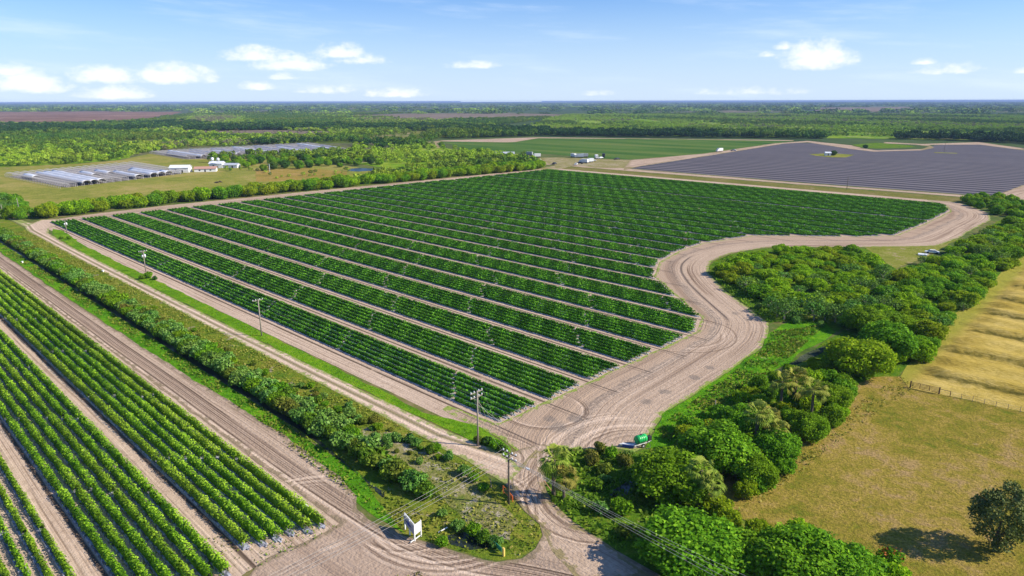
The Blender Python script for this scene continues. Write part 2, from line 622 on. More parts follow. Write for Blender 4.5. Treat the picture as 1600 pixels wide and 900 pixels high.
# azimuth relative to the camera heading, elevation, in degrees
fwa = math.atan2(FWD[1], FWD[0])
vr = wn('ShaderNodeVectorRotate', rotation_type='Z_AXIS')
wl(nv.outputs[0], vr.inputs[0])
vr.inputs['Angle'].default_value = -fwa
sp2 = wn('ShaderNodeSeparateXYZ')
wl(vr.outputs[0], sp2.inputs[0])
az = wm('MULTIPLY', wm('ARCTAN2', sp2.outputs[1], sp2.outputs[0]), -180 / math.pi)   # + = right
el = wm('MULTIPLY', wm('ARCSINE', sp2.outputs[2]), 180 / math.pi)


def azel(x, y):
    """direction of a point of the sky (degrees east of the camera heading, degrees up)"""
    a = x - 800
    b = -(y - 450)
    fx = F * math.cos(PITCH) + b * math.sin(PITCH)
    fz = -F * math.sin(PITCH) + b * math.cos(PITCH)
    return math.degrees(math.atan2(a, fx)), math.degrees(math.atan2(fz, math.hypot(a, fx)))


cv = wn('ShaderNodeCombineXYZ')
wl(az, cv.inputs[0]); wl(wm('MULTIPLY', el, 1.6), cv.inputs[1])
cn = wn('ShaderNodeTexNoise'); wl(cv.outputs[0], cn.inputs['Vector'])
cn.inputs['Scale'].default_value = 0.55; cn.inputs['Detail'].default_value = 8; cn.inputs['Roughness'].default_value = 0.6
cn2 = wn('ShaderNodeTexNoise'); wl(cv.outputs[0], cn2.inputs['Vector'])
cn2.inputs['Scale'].default_value = 1.3; cn2.inputs['Detail'].default_value = 6; cn2.inputs['Roughness'].default_value = 0.6
nz = wm('ADD', wm('MULTIPLY', cn.outputs['Fac'], 0.65), wm('MULTIPLY', cn2.outputs['Fac'], 0.35))
CLOUDS = [  # px x, y(base), half width, height, strength
    (45, 134, 60, 24, 1.0), (15, 112, 30, 14, .9), (165, 122, 50, 18, 1.0), (275, 122, 55, 20, 1.0),
    (180, 148, 50, 14, .9), (398, 90, 45, 16, .9), (450, 102, 60, 18, .9), (535, 85, 38, 16, .9), (565, 95, 45, 12, .6),
    (400, 136, 26, 9, .8), (448, 121, 22, 8, .6), (740, 104, 40, 8, .7), (620, 148, 40, 10, .75), (520, 142, 50, 9, .55),
    (1275, 98, 52, 28, 1.15), (1225, 76, 14, 8, .7), (1200, 88, 12, 6, .6), (1445, 100, 18, 7, .8),
    (1485, 113, 60, 12, .5), (1170, 146, 90, 9, .4), (935, 148, 30, 6, .4), (1598, 115, 16, 7, .5)]
tot = None
for (cx, cy, hw, hh, st) in CLOUDS:
    a0, e0 = azel(cx, cy)
    a1, _ = azel(cx + hw, cy)
    _, e1 = azel(cx, cy - hh)
    dx = wm('DIVIDE', wm('SUBTRACT', az, a0), abs(a1 - a0) * 1.5)
    dyu = wm('DIVIDE', wm('SUBTRACT', el, e0), (e1 - e0) * 1.6)
    dyd = wm('MULTIPLY', dyu, -2.8)
    dy = wm('MAXIMUM', dyu, dyd)
    d = wm('SUBTRACT', 1.0, wm('SQRT', wm('ADD', wm('MULTIPLY', dx, dx), wm('MULTIPLY', dy, dy))))
    d = wm('MULTIPLY', wm('MAXIMUM', d, 0.0), st)
    tot = d if tot is None else wm('MAXIMUM', tot, d)
cl = wm('ADD', tot, wm('MULTIPLY', wm('SUBTRACT', nz, 0.505), 2.2))
cl = wm('MULTIPLY', cl, wm('MULTIPLY', tot, 6.0, clamp=True))
mr = wn('ShaderNodeMapRange', interpolation_type='SMOOTHSTEP')
wl(cl, mr.inputs[0]); mr.inputs[1].default_value = 0.0; mr.inputs[2].default_value = 0.8
cloud = wm('MULTIPLY', mr.outputs[0], 0.8)
# thin high cirrus
cv3 = wn('ShaderNodeCombineXYZ'); wl(wm('MULTIPLY', az, 0.05), cv3.inputs[0]); wl(wm('ADD', wm('MULTIPLY', el, 0.42), wm('MULTIPLY', az, 0.02)), cv3.inputs[1])
cn3 = wn('ShaderNodeTexNoise'); wl(cv3.outputs[0], cn3.inputs['Vector'])
cn3.inputs['Scale'].default_value = 1.3; cn3.inputs['Detail'].default_value = 7; cn3.inputs['Roughness'].default_value = 0.6
mr3 = wn('ShaderNodeMapRange', interpolation_type='SMOOTHSTEP')
wl(cn3.outputs['Fac'], mr3.inputs[0]); mr3.inputs[1].default_value = 0.48; mr3.inputs[2].default_value = 0.78; mr3.inputs[4].default_value = 0.38
# whitening of the air towards the horizon
hz = wn('ShaderNodeMapRange', interpolation_type='SMOOTHSTEP')
wl(el, hz.inputs[0]); hz.inputs[1].default_value = 11.0; hz.inputs[2].default_value = -2.0; hz.inputs[4].default_value = 0.85
def wmix(fac, a, b, typ='MIX'):
    m = wn('ShaderNodeMix', data_type='RGBA', blend_type=typ)
    if isinstance(fac, (int, float)): m.inputs[0].default_value = fac
    else: wl(fac, m.inputs[0])
    for i, v in ((6, a), (7, b)):
        if isinstance(v, tuple): m.inputs[i].default_value = (*v, 1)
        else: wl(v, m.inputs[i])
    return m.outputs[2]
SK_MULT = (0.47, 0.80, 1.28)
c0 = wmix(1.0, sky.outputs[0], SK_MULT, 'MULTIPLY')
c1 = wmix(hz.outputs[0], c0, (5.9, 7.0, 8.6))
c2 = wmix(mr3.outputs[0], c1, (7.0, 7.9, 9.0))
c3 = wmix(cloud, c2, (8.6, 8.7, 9.0))
wl(c3, bg.inputs[0])
bg.inputs[1].default_value = 0.095

sc.view_settings.view_transform = 'Standard'
sc.view_settings.look = 'None'
sc.view_settings.exposure = 0.5
sc.view_settings.gamma = 1
sc.render.engine = 'CYCLES'
sc.cycles.max_bounces = 5
sc.cycles.diffuse_bounces = 2
sc.cycles.glossy_bounces = 2
sc.cycles.transmission_bounces = 3
sc.cycles.transparent_max_bounces = 4
sc.cycles.volume_bounces = 0
sc.cycles.use_denoising = True
try:
    sc.cycles.denoiser = 'OPENIMAGEDENOISE'
except Exception:
    pass

hb = MB().box((0, 0, 30.5), (124000, 124000, 65))
t = NT('haze_air')
t.t.nodes.remove(t.bsdf)
pv = t.n('ShaderNodeVolumePrincipled')
pv.inputs['Color'].default_value = (0.38, 0.52, 0.85, 1)
pv.inputs['Density'].default_value = 0.00006
pv.inputs['Anisotropy'].default_value = 0.0
t.l(pv.outputs[0], t.out.inputs['Volume'])
haze = hb.build('haze', t.m)
haze['kind'] = 'stuff'

# ------------------------------------------------------------------ ground sheet
t = NT('far_ground')
p = t.pos()
big = t.noise(t.sc(p, 1, 1), 0.0009, 6, 0.62, 0.6)
mid = t.noise(p, 0.01, 6, 0.65)
fin = t.noise(p, 0.25, 5, 0.7)
c = t.ramp(t.math('ADD', t.math('MULTIPLY', big, 0.65), t.math('MULTIPLY', mid, 0.35)),
           [(0.38, (0.022, 0.048, 0.016)), (0.47, (0.05, 0.085, 0.022)), (0.53, (0.075, 0.11, 0.028)), (0.60, (0.17, 0.135, 0.08)), (0.7, (0.27, 0.2, 0.16))])
nearc = t.ramp(t.math('ADD', t.math('MULTIPLY', mid, 0.4), t.math('MULTIPLY', fin, 0.6)),
               [(0.36, (0.04, 0.075, 0.016)), (0.48, (0.09, 0.13, 0.025)), (0.56, (0.17, 0.15, 0.05)), (0.66, (0.25, 0.19, 0.1))])
ln = t.n('ShaderNodeVectorMath', operation='LENGTH')
t.l(p, ln.inputs[0])
c = t.mix(t.step(ln.outputs['Value'], 500, 1300), nearc, c)
M_ground = t.finish(c, 1.0, fin, 0.5, 0.3, spec=0.05)
E = 60000.0
me = bpy.data.meshes.new('ground')
xs = [-E, -9000, -2500, -900, -400, 0, 400, 900, 2500, 8000, E]
me.from_pydata([(x, y, 0) for y in xs for x in xs], [], [(j * 11 + i, j * 11 + i + 1, (j + 1) * 11 + i + 1, (j + 1) * 11 + i) for j in range(10) for i in range(10)])
me.materials.append(M_ground)
link('ground', me)['kind'] = 'structure'

# ---- ground materials
M_soil_main = field_soil_mat('main_field_soil', 85.0, 14.4, 0.97, line=12.9)
M_soil_left = field_soil_mat('left_field_soil', 30.6, 14.4, 1.0, line=14.4 * 1 - 0.4 - 12.6 + 0.2)
M_road = track_mat('road_sand', 0.97, 1.25, (0.17, 0.14, 0.06))
M_road2 = track_mat('two_track_sand', 1.12, 0.4, (0.16, 0.2, 0.04), 'lane')
M_roadl = track_mat('loop_sand', 0.96, 1.05, mode='loop')
M_roadm = track_mat('main_road_sand', 0.95, 0.6, (0.17, 0.13, 0.08), mode='main')
M_verge = grass_mat('verge_grass', (0.07, 0.17, 0.012), (0.15, 0.32, 0.012), (0.26, 0.38, 0.025), 0.05, 0.12)
M_rough = grass_mat('rough_grass', (0.08, 0.17, 0.016), (0.19, 0.24, 0.024), (0.32, 0.27, 0.05), 0.2, 0.12, bare_col=(0.42, 0.33, 0.24))
M_lush = grass_mat('lush_grass', (0.05, 0.16, 0.010), (0.11, 0.30, 0.012), (0.22, 0.42, 0.016), 0.02, 0.12)
M_weedy = grass_mat('weedy_ground', (0.06, 0.14, 0.012), (0.12, 0.23, 0.016), (0.26, 0.27, 0.04), 0.12, 0.15)
M_pasture = grass_mat('pasture_grass', (0.17, 0.21, 0.022), (0.33, 0.29, 0.045), (0.46, 0.34, 0.10), 0.14, 0.05, 1.6, bare_col=(0.36, 0.25, 0.15))
t = NT('pasture_grass')
p = t.pos()
a_ = t.noise(p, 0.05, 5, 0.65, 0.6); b_ = t.noise(p, 0.35, 6, 0.75, 0.4); f_ = t.noise(p, 2.2, 5, 0.75)
c = t.ramp(t.math('ADD', t.math('MULTIPLY', a_, 0.5), t.math('MULTIPLY', b_, 0.5)), [(0.37, (0.15, 0.19, 0.018)), (0.45, (0.28, 0.235, 0.032)), (0.52, (0.40, 0.29, 0.06)), (0.60, (0.46, 0.30, 0.13))])
c = t.mix(t.step(f_, 0.34, 0.66), t.mix(0.65, c, (0.09, 0.08, 0.018)), c)
k_ = t.noise(p, 0.11, 4, 0.6, 0.5)
c = t.mix(t.math('MULTIPLY', t.step(k_, 0.66, 0.74), 0.6), c, (0.36, 0.26, 0.19))
c = t.mix(t.math('MULTIPLY', t.step(k_, 0.30, 0.25), 0.5), c, (0.22, 0.09, 0.05))
c = t.mix(t.math('MULTIPLY', t.step(t.noise(p, 0.8, 5, 0.7), 0.64, 0.7), 0.5), c, (0.09, 0.13, 0.015))
M_pasture = t.finish(c, 0.95, t.math('ADD', b_, f_), 0.8, 0.4)
M_dry = grass_mat('dry_pasture', (0.16, 0.21, 0.03), (0.31, 0.29, 0.06), (0.44, 0.34, 0.12), 0.08, 0.02, 0.8, bare_col=(0.36, 0.26, 0.16))
M_brown = grass_mat('brown_marsh', (0.16, 0.09, 0.055), (0.27, 0.16, 0.115), (0.38, 0.25, 0.18), 0.1, 0.003, 0.08, bare_col=(0.12, 0.12, 0.05))
M_grey = grass_mat('grey_marsh', (0.15, 0.125, 0.085), (0.25, 0.195, 0.14), (0.33, 0.25, 0.2), 0.1, 0.004, 0.1, bare_col=(0.1, 0.13, 0.05))

# hay: cut swathes with raised lips running across
t = NT('hay_stubble')
p = t.pos()
sep = t.n('ShaderNodeSeparateXYZ'); t.l(p, sep.inputs[0])
wv = t.math('MULTIPLY', t.math('SUBTRACT', t.noise(p, 0.09, 3), 0.5), 5.0)
ph = t.math('FRACT', t.math('DIVIDE', t.math('ADD', t.math('ADD', sep.outputs[1], t.math('MULTIPLY', sep.outputs[0], -0.03)), wv), 21.0))
fine = t.noise(t.sc(p, 0.6, 2.4), 1.1, 6, 0.75)
c = t.ramp(t.math('ADD', t.math('MULTIPLY', fine, 0.6), t.math('MULTIPLY', t.noise(p, 0.06, 4), 0.4)),
           [(0.33, (0.24, 0.165, 0.03)), (0.48, (0.46, 0.33, 0.065)), (0.64, (0.66, 0.49, 0.16))])
side = t.math('ADD', sep.outputs[0], t.math('MULTIPLY', t.noise(p, 0.2, 3), 2.5))
c = t.mix(t.step(side, -31.0, -35.0), c, t.mix(fine, (0.24, 0.25, 0.03), (0.44, 0.38, 0.07)))
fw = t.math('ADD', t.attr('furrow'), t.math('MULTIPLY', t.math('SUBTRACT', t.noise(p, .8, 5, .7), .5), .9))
c = t.mix(t.math('MULTIPLY', t.step(fw, .35, .85), .8), c, (0.13, 0.115, 0.02))  # darker furrows: greener growth plus ridge shading put into the colour
hayb = t.math('ADD', t.noise(p, 0.5, 4), fine)
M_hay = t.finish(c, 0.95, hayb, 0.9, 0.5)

# plastic-mulched bare field, grey purple
t = NT('dark_mulch_field')
p = t.pos()
sep = t.n('ShaderNodeSeparateXYZ'); t.l(p, sep.inputs[0])
ph = t.math('FRACT', t.math('DIVIDE', t.math('SUBTRACT', sep.outputs[1], 0.0), 14.4))
c = t.mix(t.step(t.noise(t.sc(p, 0.01, 0.2), 1.0, 4), 0.3, 0.7), (0.105, 0.092, 0.092), (0.165, 0.145, 0.142))
c = t.mix(t.step(t.math('ABSOLUTE', t.math('SUBTRACT', ph, 0.5)), 0.22, 0.14), c, (0.03, 0.024, 0.034))
c = t.mix(t.step(ph, 0.92, 0.97), c, (0.30, 0.25, 0.24))
M_darkfield = t.finish(c, 0.7, None, spec=0.06)

# young green field beyond
t = NT('young_green_field')
p = t.pos()
sep = t.n('ShaderNodeSeparateXYZ'); t.l(p, sep.inputs[0])
ph = t.math('FRACT', t.math('DIVIDE', t.math('SUBTRACT', sep.outputs[1], 0.0), 14.4))
nn = t.noise(t.sc(p, 0.004, 0.03), 1.0, 5)
c = t.ramp(nn, [(0.35, (0.045, 0.12, 0.022)), (0.5, (0.085, 0.17, 0.03)), (0.65, (0.15, 0.2, 0.05))])
c = t.mix(t.math('MULTIPLY', t.step(ph, 0.14, 0.1), 0.55), c, (0.17, 0.14, 0.07))
c = t.mix(t.step(t.noise(p, 0.5, 4), 0.3, 0.7), t.mix(0.4, c, (0.02, 0.05, 0.01)), c)
M_green2 = t.finish(c, 0.9, None)

# water
t = NT('ditch_water')
p = t.pos()
M_water = t.finish((0.02, 0.026, 0.018), 0.3, t.noise(p, 0.9, 3), 0.05, 0.05, spec=0.5)

# ---- near regions (world u, v metres: rows run along u)
# left field soil
region('field_soil', [(-470, -40), (-60, -40), (-79, 31), (-79, 45.6), (-470, 45.6)], 0.02, M_soil_left, 3, 0.15, 6)

# main field with headlands
inner_far = PP([(1096, 496), (1057, 462), (1022, 432), (1030, 410), (1060, 393), (1100, 380), (1180, 368), (1340, 370), (1400, 368), (1445, 350), (1485, 330), (1480, 322), (1450, 313)])
outer = PP([(1005, 700), (1022, 667), (1035, 647), (1100, 607), (1150, 572), (1190, 542), (1200, 525), (1200, 505), (1175, 485), (1137, 457), (1105, 425), (1112, 408), (1140, 396), (1200, 386), (1350, 386), (1465, 384), (1500, 371), (1522, 357), (1548, 344), (1545, 332), (1500, 317), (1450, 311)])
left_edge = [(-398, 79.3), (-414, 77), (-425, 82), (-427, 120), (-434, 150), (-428, 230), (-424, 300), (-416, 400), (-418, 490)]
region('field_soil', [(-86, 78.8), (-398, 79.3), (-417, 82), (-422, 150), (-422, 300), (-416, 486)] + [(-110, 486)] + list(reversed(inner_far)) + [(-84, 160), (-84, 84)],
       0.02, M_soil_main, 3, 0.15, 6)
# loop road round the field end
guide_outer = smooth_line(outer)
loop_poly = outer + list(reversed(inner_far)) + [(-85.5, 160), (-85.5, 84.5), P(770, 661), P(700, 634), P(690, 640), P(740, 664), P(790, 690), P(822, 715), P(850, 706), P(870, 700), P(930, 703), P(960, 700), P(990, 706)]
region('dirt_road', loop_poly, 0.035, M_roadl, 1.6, 0.5, 1.7, guide_outer)
# road along the far left end of the field
lg = [(-420, 70), (-421, 110), (-425, 150), (-424, 230), (-420, 300), (-414, 400), (-412, 486)]
region('dirt_road', [(-414.5, 86), (-413, 150), (-417, 230), (-415, 300), (-409, 400), (-408, 486), (-418, 492), (-424, 400), (-428, 300), (-431, 230), (-434, 150), (-431, 112), (-425, 92), (-418, 79), (-405, 78)], 0.04, M_road, 3, 0.6, 3, lg)

# R1 main lower road, junction and curve (one sheet with the road to the loop)
r1_right = [(0, 395), (155, 500), (325, 607), (437, 675), (500, 722), (530, 745), (560, 775), (558, 795), (575, 812), (632, 837), (700, 860), (775, 877), (815, 873), (838, 858), (849, 837), (843, 820), (818, 798), (800, 775), (785, 752)]
r1 = [(-470, 51.2)] + PP(r1_right) + PP([(737, 722), (790, 712), (815, 700), (850, 694), (870, 702)])
r1 += PP([(850, 735), (850, 760), (862, 785), (890, 812), (935, 843), (985, 873), (1040, 905), (1100, 960)])
r1 += [P(1000, 1010), P(600, 1010), P(250, 1010), (-76, 10), (-78, 31), (-79.2, 33), (-79.5, 45.4), (-470, 45.4)]
g1 = [(-470, 46)] + smooth_line([(-300, 46), (-110, 46.5), (-88, 46), (-70, 42), (-60, 41)]) 
guide1 = smooth_line([(-470, 48.5), (-130, 48.8), P(560, 800), P(700, 872), P(830, 890), P(1000, 930)])
guide2 = smooth_line([P(1080, 960), P(985, 885), P(900, 840), P(840, 780), P(826, 740), P(850, 700), P(930, 660)])
region('dirt_road', r1, 0.045, M_roadm, 1.5, 0.45, 1.6, guide1)
# curved lane from the junction up to the field, own tracks
lane = PP([(985, 880), (935, 843), (890, 812), (862, 785), (850, 760), (850, 735), (868, 704), (840, 700), (818, 722), (800, 745), (803, 775), (820, 798), (845, 820), (851, 838), (862, 860), (880, 885), (900, 905), (1030, 905)])
region('dirt_road', lane, 0.055, M_road, 1.5, 0.6, 1.3, guide2)
for gpl in ([P(440, 885), P(640, 862), P(800, 893), P(950, 900)],):
    pass
# R2 two-track lane
r2g = [(-420, 76), (-395, 73.2), (-300, 72.3), (-180, 72.4), (-90, 73.2), P(812, 722)]
region('lane', [(-428, 84), (-410, 73), (-395, 70.9), (-340, 70.2), (-276, 70.1), (-158, 70.6), (-104, 70.9), P(745, 730), P(790, 757), P(812, 735), P(800, 718), P(770, 702), (-90, 75.6), (-165, 74.6), (-276, 74.6), (-339, 75), (-380, 76.5), (-396, 80), (-405, 90), (-424, 90)],
       0.06, M_road2, 2, 0.3, 1.2, r2g)
# track running off to the far left from the corner
region('lane', PP([(60, 352), (48, 358), (20, 345), (-10, 334), (-10, 331), (20, 340)]), 0.03, M_road2, 3, 0.3, 3, PP([(55, 355), (20, 342), (-10, 332)]))
# verges: green strip, ditch, shrub floor, rough floor
region('verge', [(-470, 51.4), (-215, 51.6), (-150, 52.4), (-110, 53), P(540, 765), P(575, 800), P(632, 835), P(560, 740), P(500, 700), (-120, 56.3), (-220, 56), (-470, 55.6)], 0.03, M_lush, 2, 0.5, 3)
region('rough_ground', [(-470, 55.6), (-220, 56), (-120, 56.3)] + PP([(500, 700), (632, 835), (700, 858), (775, 875), (812, 872), (836, 857), (848, 837), (842, 820), (817, 798), (790, 770), (737, 724)]) + [(-104, 71), (-158, 70.8), (-276, 70.2), (-395, 71), (-412, 72), (-470, 72)], 0.025, M_rough, 2, 0.4, 3)
region('verge', [(-393, 81), (-376, 76.9), (-339, 75.2), (-276, 74.9), (-165, 74.8), (-110, 75.3), (-88, 76), P(795, 715), P(797, 700), P(775, 683), P(750, 668), (-100, 77.5), (-140, 78.6), (-230, 79), (-340, 79.8), (-385, 83)], 0.05, M_verge, 2, 0.55, 3)
# lush bank outside the loop road
region('verge', PP([(1022, 668), (1035, 648), (1100, 608), (1150, 573), (1192, 543), (1202, 520), (1235, 500), (1290, 505), (1310, 520), (1240, 560), (1180, 600), (1090, 660), (1040, 700), (1010, 700)]), 0.06, M_lush, 2, 0.8, 3)
region('verge', PP([(1202, 505), (1178, 485), (1140, 457), (1107, 425), (1114, 409), (1142, 397), (1200, 388), (1350, 388), (1400, 400), (1400, 450), (1310, 520), (1235, 500)]), 0.05, M_weedy, 2, 0.8, 3)
region('verge', PP([(1350, 386), (1465, 384), (1500, 372), (1450, 400), (1400, 420), (1370, 400)]), 0.055, grass_mat('yellow_green_grass', (0.16, 0.19, 0.03), (0.27, 0.28, 0.05), (0.38, 0.32, 0.12), 0.3, 0.1), 2, 0.5, 3)
region('rough_ground', PP([(870, 704), (930, 705), (985, 708), (1010, 702), (1080, 650), (1200, 590), (1310, 520), (1400, 450), (1560, 345), (1610, 330), (1610, 392), (1425, 568), (1330, 640), (1230, 720), (1130, 800), (1400, 905), (1500, 1000), (1050, 960), (1035, 905), (985, 874), (935, 844), (890, 813), (862, 786), (852, 760), (852, 735)]), 0.03, M_weedy, 2, 0.6, 4)
# pasture and hay
region('pasture', PP([(1610, 646), (1420, 606), (1405, 588), (1365, 590), (1290, 622), (1185, 698), (1095, 780), (1250, 850), (1400, 905), (1500, 1010), (1900, 1010), (1900, 646)]), 0.045, M_pasture, 2, 0.5, 4)
def hay_ph(x, y):
    wv_ = 1.6 * np.sin(x * .09 + y * .013) + 0.9 * np.sin(x * .23 + y * .05)
    return ((y - x * .03 + wv_ - 1.0) / 21.0) % 1.0


def hay_z(x, y, d):
    wv_ = 1.6 * np.sin(x * .09 + y * .013) + 0.9 * np.sin(x * .23 + y * .05)
    ph_ = ((y - x * .03 + wv_ - 1.0) / 21.0) % 1.0
    prof = np.minimum(ph_ / .07, 1) ** .7 * (1 - ph_) ** .8 + .25 * np.sin(ph_ * 12.57)
    return 1.1 * (prof + .3) * np.clip((x + 35 + 2 * np.sin(y * .7)) / 5, 0, 1) * np.clip(d / 6, 0, 1)


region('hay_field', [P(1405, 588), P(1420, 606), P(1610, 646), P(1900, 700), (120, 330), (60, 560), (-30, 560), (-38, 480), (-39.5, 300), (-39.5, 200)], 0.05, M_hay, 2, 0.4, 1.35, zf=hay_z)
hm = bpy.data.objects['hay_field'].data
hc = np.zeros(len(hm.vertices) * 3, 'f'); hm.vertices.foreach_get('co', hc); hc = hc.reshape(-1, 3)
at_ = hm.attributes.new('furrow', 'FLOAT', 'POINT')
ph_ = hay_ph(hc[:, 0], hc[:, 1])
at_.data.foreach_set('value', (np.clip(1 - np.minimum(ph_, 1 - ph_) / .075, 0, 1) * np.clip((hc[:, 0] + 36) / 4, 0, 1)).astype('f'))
region('sandy_bank', PP([(745, 740), (700, 712), (640, 690), (575, 668), (560, 675), (600, 705), (660, 740), (705, 790), (740, 830), (800, 845), (812, 815), (780, 790)]), 0.035,
       grass_mat('sandy_bank_mat', (0.12, 0.19, 0.025), (0.26, 0.25, 0.07), (0.42, 0.34, 0.2), 0.42, 0.18, bare_col=(0.5, 0.42, 0.34)), 2, 1.0, 2)
# strip beyond the main field, field road, dark field, sandy yards
region('verge', [(-410, 486), (-100, 486), (-78, 500), (-60, 512), (-200, 508), (-330, 508), (-414, 512)], 0.04, grass_mat('far_verge', (0.12, 0.14, 0.03), (0.21, 0.2, 0.05), (0.3, 0.22, 0.1), 0.15, 0.04, 0.8), 4, 1.0, 6)
region('dirt_road', [(-560, 500), (-415, 512), (-330, 510), (-200, 512), (-60, 516), (40, 500), (40, 512), (-60, 528), (-200, 523), (-365, 528), (-560, 560)], 0.05, M_road, 4, 0.8, 5, [(-560, 520), (-365, 520), (-60, 522), (40, 506)])
region('dark_field', [(-369, 532), (-200, 527), (-84, 531), (-84, 545), (-20, 700), (30, 1000), (-100, 1035), P(1530, 223), P(1462, 227), P(1440, 233), P(1370, 234), P(1340, 232), P(1320, 229), P(1280, 224), P(1225, 223)], 0.06, M_darkfield, 6, 1, 14)
region('dirt_road', [P(975, 262), P(985, 250), P(1100, 240), P(1210, 224), P(1262, 220), P(1330, 227), P(1350, 232), P(1370, 235), P(1440, 233), P(1452, 229), P(1430, 226), P(1380, 224), P(1382, 222), P(1440, 225), P(1530, 222), P(1600, 232), P(1600, 235), P(1530, 226), P(1452, 226.5), P(1460, 231), P(1440, 235), P(1365, 237), P(1330, 233), P(1262, 222.5), P(1225, 224.5), P(1110, 243), P(1000, 260), P(975, 266)], 0.08, M_road, 8, 0.5, 9, [P(975, 264), P(1225, 223), P(1600, 233)])
region('sandy_yard', [P(1556, 305), P(1600, 289), P(1640, 280), P(1640, 330), P(1570, 312)], 0.09, M_road, 4, 0.5, 5, [P(1556, 308), P(1640, 285)])
region('green_field', PP([(688, 221), (840, 216), (1040, 217), (1240, 220.5), (1100, 241), (985, 249), (930, 247), (860, 241), (790, 240), (740, 236)]), 0.05, M_green2, 10, 1, 16)
region('dirt_road', PP([(672, 228), (668, 222), (690, 219.5), (840, 214.5), (1240, 219), (1240, 220.5), (1040, 217.3), (842, 216), (805, 222), (790, 222.6), (690, 221), (682, 224), (690, 232), (684, 232)]), 0.08, M_road, 10, 0.5, 12, PP([(680, 225), (840, 215), (1240, 220)]))
# farmyard ground between fields
region('sandy_yard', PP([(836, 264), (868, 259), (845, 252), (830, 247), (870, 246), (985, 250), (1010, 251), (975, 263), (930, 262), (900, 258), (868, 266)]), 0.07, grass_mat('yard_ground', (0.2, 0.2, 0.05), (0.33, 0.28, 0.12), (0.46, 0.38, 0.27), 0.3, 0.03, 0.7), 4, 1, 6)
# dry land with the hoop tunnels
region('pasture', PP([(-30, 262), (120, 256), (190, 250), (235, 240), (300, 246), (400, 243), (470, 252), (560, 262), (600, 272), (560, 285), (430, 290), (300, 305), (180, 318), (60, 326), (-30, 330)]), 0.03, M_dry, 6, 2, 8)
region('pasture', PP([(400, 266), (470, 262), (540, 268), (545, 276), (480, 282), (400, 284)]), 0.05, grass_mat('orange_grass', (0.24, 0.2, 0.04), (0.36, 0.26, 0.06), (0.45, 0.28, 0.1), 0.1, 0.03, 0.8), 5, 1, 6)
M_tunnelfloor = grass_mat('tunnel_floor', (0.13, 0.12, 0.10), (0.22, 0.195, 0.175), (0.32, 0.28, 0.24), 0.05, 0.05, 0.5)
region('tunnel_floor', PP([(15, 276), (102, 293), (165, 286), (288, 271), (205, 258), (90, 266)]), 0.05, M_tunnelfloor, 4, .6, 5)
region('tunnel_floor', PP([(238, 240), (292, 249), (400, 245), (552, 238), (530, 230), (480, 226), (350, 231)]), 0.05, M_tunnelfloor, 4, .6, 6)
region('pond', PP([(545, 264), (562, 262.5), (588, 264), (580, 266.8), (560, 268), (543, 267.3)]), 0.08, M_water, 4, 0.8, 6)
region('marsh', PP([(-40, 175), (140, 174), (285, 175), (262, 181), (205, 187), (120, 192), (30, 193), (-40, 187)]), 0.3, M_brown, 60, 12, 90)
region('marsh', PP([(548, 180.5), (640, 177.5), (800, 177), (890, 179), (860, 184), (760, 187), (640, 187)]), 0.3, M_grey, 60, 12, 90)
region('marsh', PP([(285, 205), (420, 203.5), (520, 206), (515, 209), (400, 210), (300, 208.5)]), 0.2, M_grey, 20, 5, 40)
region('marsh', PP([(1270, 174.6), (1280, 168.2), (1420, 167), (1430, 171), (1400, 174.6)]), 0.3, M_grey, 80, 14, 120)
region('marsh', PP([(1150, 178.5), (1240, 178), (1240, 182), (1150, 183)]), 0.3, M_grey, 50, 10, 100)
M_meadow = grass_mat('bright_scrub_floor', (0.08, 0.17, 0.012), (0.19, 0.33, 0.016), (0.38, 0.42, 0.06), 0.35, 0.006, 0.15, bare_col=(0.42, 0.34, 0.19))  # bright green ground with tan bare patches under the scrub
region('meadow', PP([(700, 209), (840, 194), (860, 181), (1000, 179), (1300, 178.5), (1700, 180), (1700, 222), (1300, 216), (900, 211)]), 0.25, M_meadow, 40, 10, 60)
region('meadow', PP([(-60, 192), (60, 196), (215, 190), (300, 184), (560, 184), (700, 190), (760, 200), (700, 212), (660, 223), (560, 223), (420, 225), (300, 229), (235, 237), (190, 246), (60, 240), (-60, 240)]), 0.15, grass_mat('wood_floor', (0.06, 0.11, 0.015), (0.15, 0.20, 0.025), (0.30, 0.24, 0.10), 0.35, 0.006, 0.1, bare_col=(0.38, 0.29, 0.18)), 40, 10, 60)
region('meadow', PP([(-60, 240), (60, 235), (200, 236), (212, 240), (190, 250), (120, 256), (-60, 264)]), 0.2, M_meadow, 15, 5, 20)
region('meadow', PP([(545, 240), (560, 225), (660, 224), (676, 230), (740, 236), (790, 243), (838, 252), (850, 261), (720, 272), (610, 284), (560, 290), (545, 285), (600, 272), (596, 262), (560, 256)]), 0.12, M_meadow, 10, 3, 14)
# ditch water
region('ditch', [(-470, 55.8), (-110, 56.3), P(600, 770), P(600, 778), (-110, 57.6), (-470, 57.1)], 0.055, M_water, 2, 0.25, 2)
region('canal', PP([(1205, 594), (1255, 566), (1312, 536), (1308, 531), (1250, 558), (1200, 588)]), 0.07, grass_mat('canal_scum', (0.03, 0.045, 0.03), (0.07, 0.09, 0.05), (0.16, 0.18, 0.13), 0.0, 0.2), 2, 0.3, 2)
region('pool', PP([(950, 770), (958, 778), (985, 772), (1000, 752), (980, 752)]), 0.07, M_water, 1.5, 0.3, 2)
region('pool', PP([(700, 838), (725, 832), (762, 848), (765, 858), (735, 860), (705, 850)]), 0.06, M_water, 1.5, 0.3, 2)

